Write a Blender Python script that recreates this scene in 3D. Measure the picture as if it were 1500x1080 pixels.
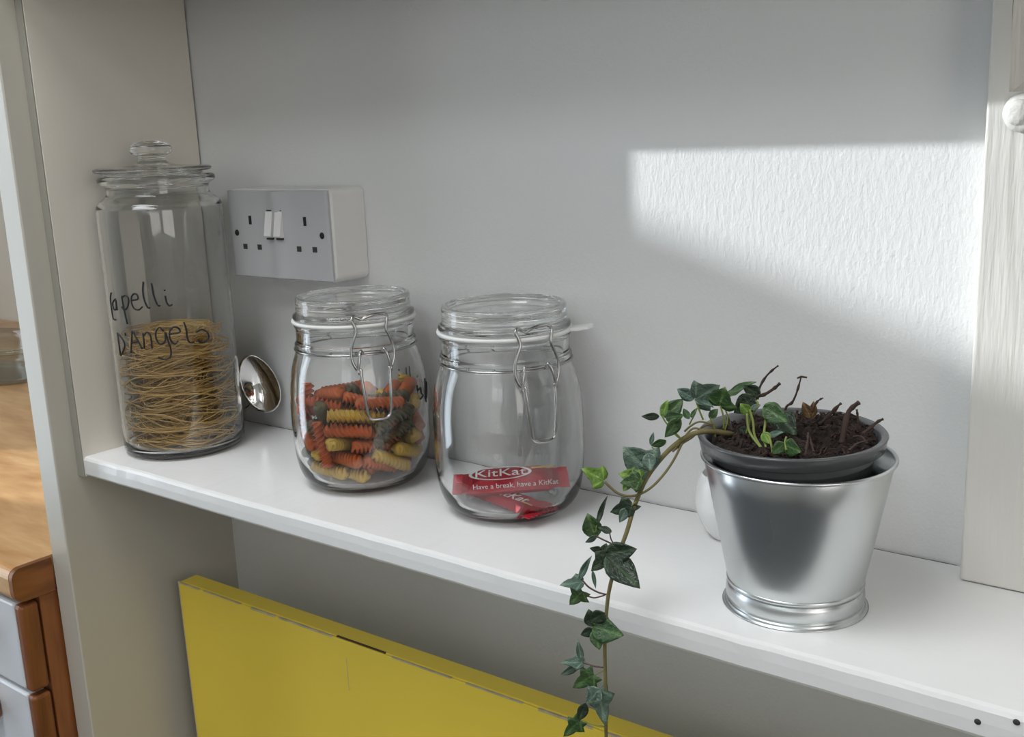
import bpy, bmesh, math, random
from mathutils import Vector, Matrix, Quaternion, noise

for o in list(bpy.data.objects):
    bpy.data.objects.remove(o)
scene = bpy.context.scene
C = scene.collection
PI = math.pi

# ---------------------------------------------------------------- camera
cam_data = bpy.data.cameras.new('camera')
cam_data.sensor_fit = 'HORIZONTAL'
cam_data.sensor_width = 36.0
cam_data.lens = 36.0 * 1533.3 / 1500.0
cam_data.clip_start = 0.01
cam = bpy.data.objects.new('camera', cam_data)
C.objects.link(cam)
right = Vector((0.79433, 0.60622, -0.03923))
up = Vector((-0.10110, 0.19561, 0.97546))
fwd = Vector((-0.59902, 0.77087, -0.21667))
M = Matrix((right, up, -fwd)).transposed().to_4x4()
M.translation = Vector((0.9754, -0.7189, 0.3017))
cam.matrix_world = M
scene.camera = cam

# ---------------------------------------------------------------- world, sun, window and fill light, exposure
world = bpy.data.worlds.new('world')
scene.world = world
world.use_nodes = True
bg = world.node_tree.nodes['Background']
bg.inputs['Color'].default_value = (0.62, 0.75, 0.95, 1)
bg.inputs['Strength'].default_value = 0.5

SUN_DIR = Vector((2.737, 1.0, -0.905)).normalized()
sun_data = bpy.data.lights.new('sun', 'SUN')
sun_data.energy = 4.9
sun_data.angle = math.radians(0.53)
sun_data.color = (0.93, 0.97, 1.0)
sun = bpy.data.objects.new('sun', sun_data)
C.objects.link(sun)
sun.rotation_euler = SUN_DIR.to_track_quat('-Z', 'Y').to_euler()
sun.location = (-2.0, -1.0, 1.3)

def area_light(name, loc, direction, w, h, energy, color):
    d = bpy.data.lights.new(name, 'AREA')
    d.shape = 'RECTANGLE'
    d.size = w
    d.size_y = h
    d.energy = energy
    d.color = color
    o = bpy.data.objects.new(name, d)
    C.objects.link(o)
    o.location = loc
    o.rotation_euler = Vector(direction).to_track_quat('-Z', 'Y').to_euler()
    return o
# daylight through the glazed door and two windows; both ceiling lights are added fill
area_light('daylight_garden_door', (-2.50, -1.42, 0.28), (1, 0, 0), 0.85, 2.3, 26, (0.78, 0.90, 1.0))
area_light('daylight_right_window', (2.12, -0.95, 0.55), (-1, 0, 0), 0.8, 1.0, 6, (1.0, 0.92, 0.82))
area_light('added_top_fill', (0.20, -0.75, 1.68), (0, 0, -1), 1.0, 0.7, 18.5, (0.965, 0.98, 1.0))  # unseen overhead fill, added to brighten the shelf top
area_light('added_top_fill_far', (0.45, -1.75, 1.68), (0, 0, -1), 1.0, 0.6, 10.5, (0.92, 0.985, 1.0))  # second added fill, set back to lift the middle of the wall
area_light('daylight_front_window', (1.45, -2.50, 0.95), (0, 1, 0), 0.9, 0.9, 3.0, (1.0, 0.98, 0.95))

vs = scene.view_settings
vs.view_transform = 'Standard'
vs.look = 'None'
vs.gamma = 1.0
vs.use_curve_mapping = False
vs.exposure = 0.07
scene.display_settings.display_device = 'sRGB'
scene.cycles.transparent_max_bounces = 40
scene.cycles.max_bounces = 16
scene.cycles.transmission_bounces = 16
scene.cycles.diffuse_bounces = 3
scene.cycles.glossy_bounces = 5
scene.cycles.sample_clamp_indirect = 10.0
scene.cycles.use_denoising = True
scene.cycles.adaptive_threshold = 0.02

# ---------------------------------------------------------------- measured shapes (metres)
VINE = [[0.6961, -0.125, 0.1091], [0.6915, -0.14, 0.1149], [0.6848, -0.15, 0.1174], [0.6756, -0.155, 0.1146], [0.6673, -0.162, 0.1077], [0.6594, -0.168, 0.0969], [0.6532, -0.172, 0.0857], [0.6491, -0.178, 0.0708], [0.647, -0.185, 0.0544], [0.6445, -0.192, 0.0402], [0.6433, -0.197, 0.0279], [0.6413, -0.2, 0.0123], [0.6399, -0.202, -0.0154], [0.6403, -0.203, -0.0435], [0.6398, -0.203, -0.0877]]
THIN = [[0.001, 0, [[0.6724, -0.158, 0.1105], [0.6704, -0.165, 0.1014], [0.6668, -0.17, 0.0933], [0.6613, -0.175, 0.0853], [0.6542, -0.178, 0.0795], [0.6464, -0.18, 0.0769], [0.6386, -0.182, 0.0783], [0.6314, -0.185, 0.0852]]], [0.0009, 0, [[0.6825, -0.15, 0.1179], [0.6764, -0.152, 0.1184], [0.6728, -0.156, 0.1136], [0.6698, -0.162, 0.108]]], [0.0008, 0, [[0.6885, -0.148, 0.1218], [0.6801, -0.15, 0.1229], [0.675, -0.152, 0.12], [0.6706, -0.152, 0.1158]]], [0.0008, 0, [[0.6893, -0.145, 0.1198], [0.6819, -0.147, 0.1197], [0.6753, -0.15, 0.1124], [0.6718, -0.157, 0.1093], [0.6679, -0.163, 0.1049]]], [0.0007, 1, [[0.6884, -0.145, 0.1131], [0.6879, -0.146, 0.1199], [0.6856, -0.147, 0.1256]]], [0.0007, 1, [[0.6814, -0.148, 0.1239], [0.6791, -0.149, 0.1305], [0.6773, -0.15, 0.1371]]], [0.0007, 1, [[0.6915, -0.14, 0.1176], [0.692, -0.141, 0.125], [0.6901, -0.142, 0.1329]]], [0.0006, 1, [[0.6925, -0.14, 0.1168], [0.6943, -0.14, 0.125], [0.6919, -0.14, 0.1313]]], [0.0006, 1, [[0.6725, -0.16, 0.1133], [0.6687, -0.16, 0.1163], [0.662, -0.16, 0.122], [0.6591, -0.16, 0.126]]], [0.0006, 1, [[0.6711, -0.16, 0.1135], [0.6677, -0.16, 0.1166], [0.6697, -0.16, 0.123], [0.6716, -0.16, 0.1268]]], [0.0006, 1, [[0.6624, -0.168, 0.1018], [0.6585, -0.168, 0.1057], [0.6561, -0.168, 0.1075]]], [0.0006, 1, [[0.6729, -0.15, 0.1201], [0.6768, -0.15, 0.1278], [0.6782, -0.15, 0.1315]]], [0.0007, 2, [[0.6467, -0.188, 0.0476], [0.6424, -0.19, 0.0464], [0.6354, -0.191, 0.048], [0.6289, -0.192, 0.0502]]], [0.0005, 2, [[0.6408, -0.19, 0.0465], [0.6384, -0.19, 0.0497], [0.6375, -0.19, 0.0541]]], [0.0005, 1, [[0.6289, -0.192, 0.0502], [0.6285, -0.192, 0.0538], [0.6291, -0.192, 0.0577]]], [0.0007, 2, [[0.6397, -0.199, 0.0157], [0.6342, -0.2, 0.0162], [0.6277, -0.201, 0.0187], [0.6238, -0.202, 0.0228]]], [0.0006, 2, [[0.6387, -0.199, 0.015], [0.632, -0.2, 0.0119], [0.6275, -0.201, 0.0121], [0.6235, -0.202, 0.0129]]], [0.0006, 2, [[0.6384, -0.202, -0.034], [0.6324, -0.204, -0.0339], [0.6246, -0.205, -0.0333]]], [0.0005, 1, [[0.6389, -0.202, -0.0358], [0.6358, -0.203, -0.0382], [0.6322, -0.204, -0.0407]]], [0.0006, 2, [[0.641, -0.2, 0.0006], [0.6438, -0.202, -0.0012], [0.6438, -0.203, -0.0035]]], [0.0006, 2, [[0.6396, -0.203, -0.0525], [0.6389, -0.205, -0.0498], [0.6385, -0.206, -0.0485]]], [0.0005, 1, [[0.6391, -0.203, -0.0756], [0.6309, -0.205, -0.0759], [0.6219, -0.206, -0.0754]]], [0.0006, 1, [[0.6413, -0.197, 0.0288], [0.6417, -0.199, 0.0361], [0.641, -0.2, 0.0427]]], [0.0006, 1, [[0.6501, -0.178, 0.0733], [0.6493, -0.18, 0.0724], [0.6484, -0.181, 0.0712]]], [0.0006, 1, [[0.6561, -0.17, 0.0906], [0.6563, -0.172, 0.093], [0.656, -0.174, 0.0953]]], [0.001, 1, [[0.7243, -0.15, 0.1093], [0.7163, -0.146, 0.1139], [0.7094, -0.142, 0.1197], [0.7071, -0.14, 0.1294]]], [0.0009, 1, [[0.7234, -0.15, 0.11], [0.714, -0.143, 0.1163], [0.7112, -0.14, 0.1247], [0.7079, -0.138, 0.1316]]], [0.0009, 1, [[0.7243, -0.15, 0.1127], [0.7207, -0.145, 0.1178], [0.7192, -0.14, 0.1249], [0.7191, -0.138, 0.1313]]], [0.0009, 1, [[0.7296, -0.152, 0.1094], [0.7277, -0.15, 0.115], [0.7246, -0.147, 0.1189], [0.7202, -0.145, 0.1203]]], [0.0008, 1, [[0.7083, -0.133, 0.1366], [0.7115, -0.134, 0.1346], [0.7075, -0.135, 0.1256], [0.7044, -0.136, 0.1131]]], [0.0008, 1, [[0.7372, -0.15, 0.113], [0.735, -0.147, 0.117], [0.735, -0.145, 0.1199]]]]
TWIGS = [[0.0009, 0.0005, [[0.7101, -0.132, 0.137], [0.7113, -0.131, 0.1444], [0.7148, -0.13, 0.1514], [0.7192, -0.13, 0.1562], [0.7226, -0.13, 0.1591]]], [0.0012, 0.001, [[0.7061, -0.132, 0.13], [0.7092, -0.131, 0.1376], [0.7141, -0.13, 0.1401], [0.7181, -0.129, 0.143], [0.7211, -0.128, 0.1457], [0.7229, -0.128, 0.1476]]], [0.0011, 0.0005, [[0.7141, -0.1, 0.1181], [0.7158, -0.1, 0.1256], [0.7194, -0.1, 0.1287], [0.722, -0.1, 0.1344], [0.7241, -0.1, 0.1418], [0.7253, -0.1, 0.1468]]], [0.0005, 0.0003, [[0.7253, -0.1, 0.1464], [0.7289, -0.1, 0.1463]]], [0.0005, 0.0003, [[0.7253, -0.1, 0.1464], [0.7227, -0.1, 0.1452]]], [0.0013, 0.0008, [[0.7357, -0.095, 0.1153], [0.7409, -0.095, 0.1205], [0.7448, -0.094, 0.1261], [0.749, -0.094, 0.1306]]], [0.0006, 0.0004, [[0.7431, -0.094, 0.1232], [0.7451, -0.09, 0.1252], [0.7458, -0.09, 0.128]]], [0.002, 0.0015, [[0.7596, -0.12, 0.1128], [0.7599, -0.118, 0.12], [0.761, -0.115, 0.1305], [0.7635, -0.113, 0.1346], [0.7667, -0.113, 0.1376]]], [0.0008, 0.0006, [[0.7628, -0.1, 0.1168], [0.7621, -0.1, 0.1237], [0.7611, -0.1, 0.1296]]], [0.0011, 0.0008, [[0.7694, -0.112, 0.1182], [0.7735, -0.11, 0.1225], [0.7768, -0.108, 0.1259], [0.7797, -0.107, 0.1277]]], [0.001, 0.0005, [[0.7523, -0.158, 0.1142], [0.7521, -0.155, 0.1216], [0.7512, -0.152, 0.1265]]], [0.0008, 0.0005, [[0.7563, -0.156, 0.1167], [0.7534, -0.153, 0.1213], [0.7521, -0.152, 0.1241]]], [0.0008, 0.0004, [[0.733, -0.1, 0.1242], [0.7355, -0.1, 0.1307], [0.7373, -0.098, 0.1327], [0.7387, -0.097, 0.1335]]], [0.0012, 0.0009, [[0.6932, -0.13, 0.1135], [0.6894, -0.128, 0.1179], [0.688, -0.127, 0.1211]]], [0.0009, 0.0007, [[0.6975, -0.125, 0.1093], [0.6988, -0.124, 0.1173], [0.6992, -0.123, 0.127]]], [0.0009, 0.0005, [[0.7172, -0.105, 0.1138], [0.7248, -0.104, 0.1205], [0.7207, -0.103, 0.1233]]], [0.0008, 0.0005, [[0.7765, -0.125, 0.1166], [0.7721, -0.122, 0.1194], [0.7665, -0.12, 0.1181]]], [0.0008, 0.0005, [[0.7696, -0.135, 0.114], [0.7725, -0.13, 0.1173], [0.7774, -0.128, 0.1192]]]]
LEAVES = [[[0.6768, -0.15, 0.1375], [-0.0123, -0.002, 0.0047], [0.131, -0.988, -0.077], 0.62, 1, 3], [[0.6773, -0.15, 0.1375], [0.0132, 0.008, 0.0077], [0.578, -0.799, -0.165], 1.0, 2, 3], [[0.6768, -0.151, 0.1368], [0.0121, 0.003, -0.0027], [0.282, -0.328, 0.901], 0.5, 1, 3], [[0.6896, -0.142, 0.1324], [0.0052, -0.004, 0.0129], [0.105, -0.937, -0.334], 1.15, 2, 1], [[0.6929, -0.142, 0.1376], [0.0143, 0.012, 0.0121], [-0.318, -0.458, 0.83], 0.42, 1, 1], [[0.7123, -0.132, 0.1404], [-0.0095, -0.006, 0.0054], [0.458, -0.873, -0.165], 0.65, 1, 0], [[0.7091, -0.133, 0.1393], [-0.0093, -0.009, -0.0104], [0.622, -0.775, 0.113], 0.75, 1, 0], [[0.6571, -0.16, 0.1258], [-0.0082, -0.008, 0.0004], [0.7, -0.714, 0.006], 0.42, 1, 0], [[0.6606, -0.16, 0.1253], [0.0081, 0.01, 0.0111], [0.52, -0.788, 0.328], 0.6, 1, 1], [[0.6591, -0.16, 0.1256], [0.0035, 0.0, 0.0115], [-0.096, -0.995, 0.029], 0.5, 1, 2], [[0.6621, -0.161, 0.1258], [0.0137, -0.004, 0.0037], [-0.221, -0.951, -0.214], 0.6, 1, 1], [[0.6716, -0.16, 0.1268], [-0.0057, -0.008, -0.012], [0.726, -0.679, 0.106], 0.55, 1, 1], [[0.6664, -0.168, 0.1135], [-0.0089, -0.004, -0.0047], [0.508, -0.82, -0.264], 0.5, 1, 1], [[0.6552, -0.168, 0.1087], [0.0009, 0.002, 0.0081], [0.312, -0.93, 0.195], 0.35, 1, 3], [[0.6856, -0.147, 0.1247], [0.0031, 0.004, 0.0065], [-0.013, -0.849, 0.528], 0.7, 1, 1], [[0.674, -0.152, 0.1243], [-0.0058, 0.002, 0.0059], [0.118, -0.898, 0.424], 0.5, 1, 1], [[0.675, -0.152, 0.1253], [0.0028, 0.002, 0.0061], [0.241, -0.949, 0.203], 0.4, 1, 1], [[0.6558, -0.172, 0.0929], [-0.0138, -0.008, 0.0152], [0.517, -0.856, 0.02], 1.05, 2, 3], [[0.6559, -0.172, 0.1046], [0.0048, -0.006, -0.0091], [0.203, -0.766, 0.61], 0.7, 1, 3], [[0.6531, -0.176, 0.0891], [-0.0121, -0.008, 0.003], [0.567, -0.686, 0.456], 0.85, 2, 2], [[0.6534, -0.179, 0.0882], [-0.0102, -0.007, -0.0015], [0.524, -0.817, 0.241], 0.85, 2, 1], [[0.6453, -0.178, 0.0856], [-0.0022, -0.004, -0.0055], [0.577, -0.753, 0.316], 0.7, 1, 2], [[0.6304, -0.185, 0.086], [-0.0099, -0.009, 0.0091], [0.788, -0.5, 0.36], 0.75, 2, 2], [[0.6484, -0.181, 0.0712], [-0.0119, -0.007, -0.0051], [0.486, -0.872, 0.06], 0.75, 2, 0], [[0.6449, -0.181, 0.0691], [0.0087, 0.003, 0.0012], [0.327, -0.945, -0.016], 0.5, 1, 0], [[0.6455, -0.182, 0.0696], [-0.0015, -0.006, -0.0084], [0.712, -0.626, 0.318], 0.6, 1, 3], [[0.6278, -0.192, 0.0495], [-0.0027, -0.004, 0.016], [0.591, -0.8, -0.102], 0.72, 1, 1], [[0.6289, -0.192, 0.0512], [-0.0059, -0.004, -0.0059], [0.723, -0.626, -0.293], 0.5, 1, 3], [[0.6291, -0.192, 0.0572], [0.0038, 0.006, 0.0195], [0.163, -0.952, 0.261], 0.17, 1, 0], [[0.639, -0.19, 0.0544], [-0.0076, -0.004, 0.0035], [0.568, -0.545, 0.617], 0.5, 1, 0], [[0.641, -0.2, 0.0427], [0.0271, -0.006, -0.0118], [0.179, -0.65, 0.738], 0.55, 1, 0], [[0.64, -0.2, 0.0434], [0.02, 0.004, 0.0057], [0.167, -0.981, 0.102], 0.62, 1, 0], [[0.6415, -0.2, 0.0428], [-0.0068, -0.008, -0.0096], [0.592, -0.773, 0.227], 0.75, 2, 0], [[0.638, -0.2, 0.0457], [-0.0052, -0.006, 0.0019], [0.753, -0.658, -0.009], 0.55, 1, 0], [[0.639, -0.2, 0.0432], [0.0009, 0.002, 0.0068], [0.328, -0.917, 0.225], 0.8, 1, 0], [[0.6304, -0.2, 0.0302], [0.0042, -0.003, -0.0104], [0.499, -0.757, 0.422], 0.22, 1, 3], [[0.6211, -0.202, 0.0222], [0.0067, 0.004, 0.0164], [0.174, -0.971, 0.166], 0.24, 1, 3], [[0.6237, -0.202, 0.0214], [-0.0126, -0.008, -0.0014], [0.294, -0.592, 0.751], 0.6, 2, 3], [[0.6235, -0.202, 0.0153], [-0.0063, -0.006, -0.0096], [0.546, -0.823, 0.157], 0.95, 0, 1], [[0.6314, -0.203, -0.0069], [0.0241, -0.005, 0.0026], [-0.227, -0.907, 0.355], 0.62, 1, 1], [[0.6324, -0.203, -0.0066], [-0.0025, -0.002, 0.0115], [0.526, -0.85, -0.032], 0.8, 1, 0], [[0.641, -0.203, 0.0051], [-0.0082, -0.005, -0.0067], [0.512, -0.859, 0.011], 0.8, 1, 0], [[0.6334, -0.203, -0.0082], [-0.0083, -0.005, -0.0049], [0.492, -0.869, 0.048], 0.6, 1, 0], [[0.6334, -0.203, -0.0082], [0.0061, -0.005, -0.0104], [0.425, -0.693, 0.583], 0.7, 1, 1], [[0.6246, -0.205, -0.0333], [-0.0135, -0.007, -0.0003], [0.322, -0.652, 0.686], 0.5, 2, 3], [[0.6236, -0.205, -0.0332], [-0.0027, 0.0, 0.0147], [0.611, -0.784, 0.114], 0.3, 1, 3], [[0.6224, -0.205, -0.0354], [-0.0124, -0.006, -0.0093], [0.434, -0.901, 0.004], 0.3, 1, 3], [[0.6322, -0.204, -0.0397], [-0.012, -0.008, -0.0106], [0.42, -0.886, 0.194], 0.75, 0, 1], [[0.6364, -0.206, -0.0481], [0.0087, -0.004, -0.0223], [0.69, -0.615, 0.381], 0.62, 0, 3], [[0.6385, -0.206, -0.0475], [-0.0072, -0.007, -0.0086], [0.242, -0.841, 0.484], 0.85, 1, 3], [[0.6266, -0.206, -0.061], [-0.0031, -0.004, -0.0128], [0.579, -0.807, 0.113], 0.5, 1, 0], [[0.6219, -0.206, -0.0749], [-0.0105, -0.006, -0.014], [0.394, -0.914, 0.095], 0.6, 0, 1], [[0.7168, -0.138, 0.1345], [0.018, -0.007, -0.0053], [-0.255, -0.908, 0.333], 0.62, 1, 1], [[0.7079, -0.138, 0.129], [-0.0041, -0.004, 0.0065], [0.655, -0.753, -0.052], 0.8, 1, 2], [[0.7084, -0.137, 0.1314], [0.0049, 0.003, 0.0034], [0.106, -0.817, 0.567], 0.6, 1, 3], [[0.7189, -0.12, 0.1262], [0.015, -0.01, -0.0086], [-0.219, -0.804, 0.553], 0.7, 1, 0], [[0.735, -0.147, 0.1161], [-0.0042, -0.008, -0.0045], [0.711, -0.588, 0.386], 0.8, 1, 1], [[0.7351, -0.147, 0.1153], [0.0122, -0.009, 0.0001], [-0.584, -0.792, 0.176], 0.7, 1, 1], [[0.7229, -0.145, 0.1181], [0.0099, -0.001, 0.0051], [-0.327, -0.816, 0.477], 0.4, 1, 3], [[0.7206, -0.146, 0.1206], [0.0062, -0.004, -0.0049], [0.033, -0.753, 0.657], 0.7, 1, 2], [[0.7076, -0.135, 0.1151], [-0.0116, 0.005, 0.0007], [-0.389, -0.915, 0.107], 0.5, 1, 0], [[0.7322, -0.1, 0.1205], [-0.004, -0.004, 0.0102], [0.404, -0.894, -0.193], 0.6, 1, 4], [[0.7322, -0.1, 0.1196], [0.0012, 0.002, 0.0113], [0.641, -0.765, 0.069], 0.5, 1, 4]]
WRITE_TALL = [[[-1.3913, 0.1667], [-1.3907, 0.1596], [-1.3749, 0.1508], [-1.3471, 0.1392]], [[-1.4027, 0.164], [-1.3326, 0.167], [-1.2682, 0.1651], [-1.2721, 0.1598], [-1.3216, 0.1544], [-1.3876, 0.1534], [-1.421, 0.156]], [[-1.1938, 0.1625], [-1.0983, 0.1635], [-1.095, 0.1673], [-1.1471, 0.1688], [-1.1996, 0.1658], [-1.2132, 0.1598], [-1.1784, 0.1546], [-1.1011, 0.1532], [-1.0334, 0.1562]], [[-0.9712, 0.1803], [-0.9964, 0.1711], [-0.9859, 0.1615], [-0.9467, 0.1552], [-0.9108, 0.1551]], [[-0.8459, 0.1786], [-0.8371, 0.1681], [-0.8098, 0.1601], [-0.7749, 0.1563], [-0.7527, 0.1571]], [[-0.662, 0.1657], [-0.6523, 0.1595], [-0.6172, 0.1559], [-0.5676, 0.1568]], [[-0.6657, 0.1714], [-0.6578, 0.1704]], [[-1.557, 0.1631], [-1.655, 0.1587], [-1.636, 0.1525], [-1.5643, 0.1537], [-1.5491, 0.1618], [-1.5453, 0.152]], [[-1.6575, 0.1689], [-1.7161, 0.1629], [-1.719, 0.1521], [-1.6996, 0.1432], [-1.6191, 0.1423]], [[-1.6273, 0.1291], [-1.5341, 0.126], [-1.4637, 0.1191], [-1.5061, 0.1126], [-1.6011, 0.1066]], [[-1.6204, 0.1287], [-1.6116, 0.1074]], [[-1.4202, 0.1305], [-1.4186, 0.1274]], [[-1.3444, 0.1105], [-1.3121, 0.1196], [-1.2635, 0.1323], [-1.2216, 0.1278], [-1.1684, 0.1216], [-1.1181, 0.1149]], [[-1.3088, 0.121], [-1.1924, 0.122]], [[-1.0778, 0.1306], [-1.0769, 0.1234], [-1.0856, 0.1154]], [[-1.0678, 0.1279], [-1.0076, 0.1314], [-0.961, 0.1286], [-0.951, 0.1224], [-0.9572, 0.1152]], [[-0.7495, 0.1315], [-0.7986, 0.1353], [-0.861, 0.132], [-0.874, 0.1249], [-0.8273, 0.1193], [-0.7391, 0.1217], [-0.7235, 0.1305], [-0.6962, 0.1224], [-0.6689, 0.1142], [-0.6812, 0.107], [-0.7566, 0.1038], [-0.8257, 0.1045], [-0.872, 0.1065]], [[-0.6514, 0.1282], [-0.504, 0.1293], [-0.5243, 0.1337], [-0.5921, 0.1346], [-0.6506, 0.1311], [-0.6629, 0.124], [-0.606, 0.1185], [-0.5391, 0.121]], [[-0.4248, 0.1386], [-0.402, 0.1313], [-0.3961, 0.1222], [-0.3603, 0.1179], [-0.2942, 0.1179]], [[-0.2476, 0.1273], [-0.1514, 0.1289], [-0.0593, 0.1255], [-0.0396, 0.1198], [-0.1106, 0.1162], [-0.1909, 0.1161], [-0.2387, 0.1195]]]
WRITE_CLIP = [[[1.6842, 0.0913], [1.6817, 0.0894]], [[1.6851, 0.0848], [1.6889, 0.0798], [1.6975, 0.0748]], [[1.5191, 0.0941], [1.5238, 0.0858], [1.5179, 0.0772], [1.5671, 0.0737]], [[1.4327, 0.0963], [1.4294, 0.0865], [1.4338, 0.0736]], [[1.2218, 0.0867], [1.1629, 0.0891]], [[1.258, 0.0833], [1.2662, 0.0759], [1.2345, 0.0701]], [[0.1667, 0.0924], [0.1831, 0.0876], [0.2573, 0.0888], [0.271, 0.084], [0.3233, 0.0809], [0.2374, 0.0788]], [[0.4323, 0.0949], [0.4212, 0.0794]], [[0.3978, 0.0792], [0.4329, 0.0734]], [[0.4939, 0.0911], [0.5005, 0.0828], [0.4417, 0.0762]]]
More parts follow.
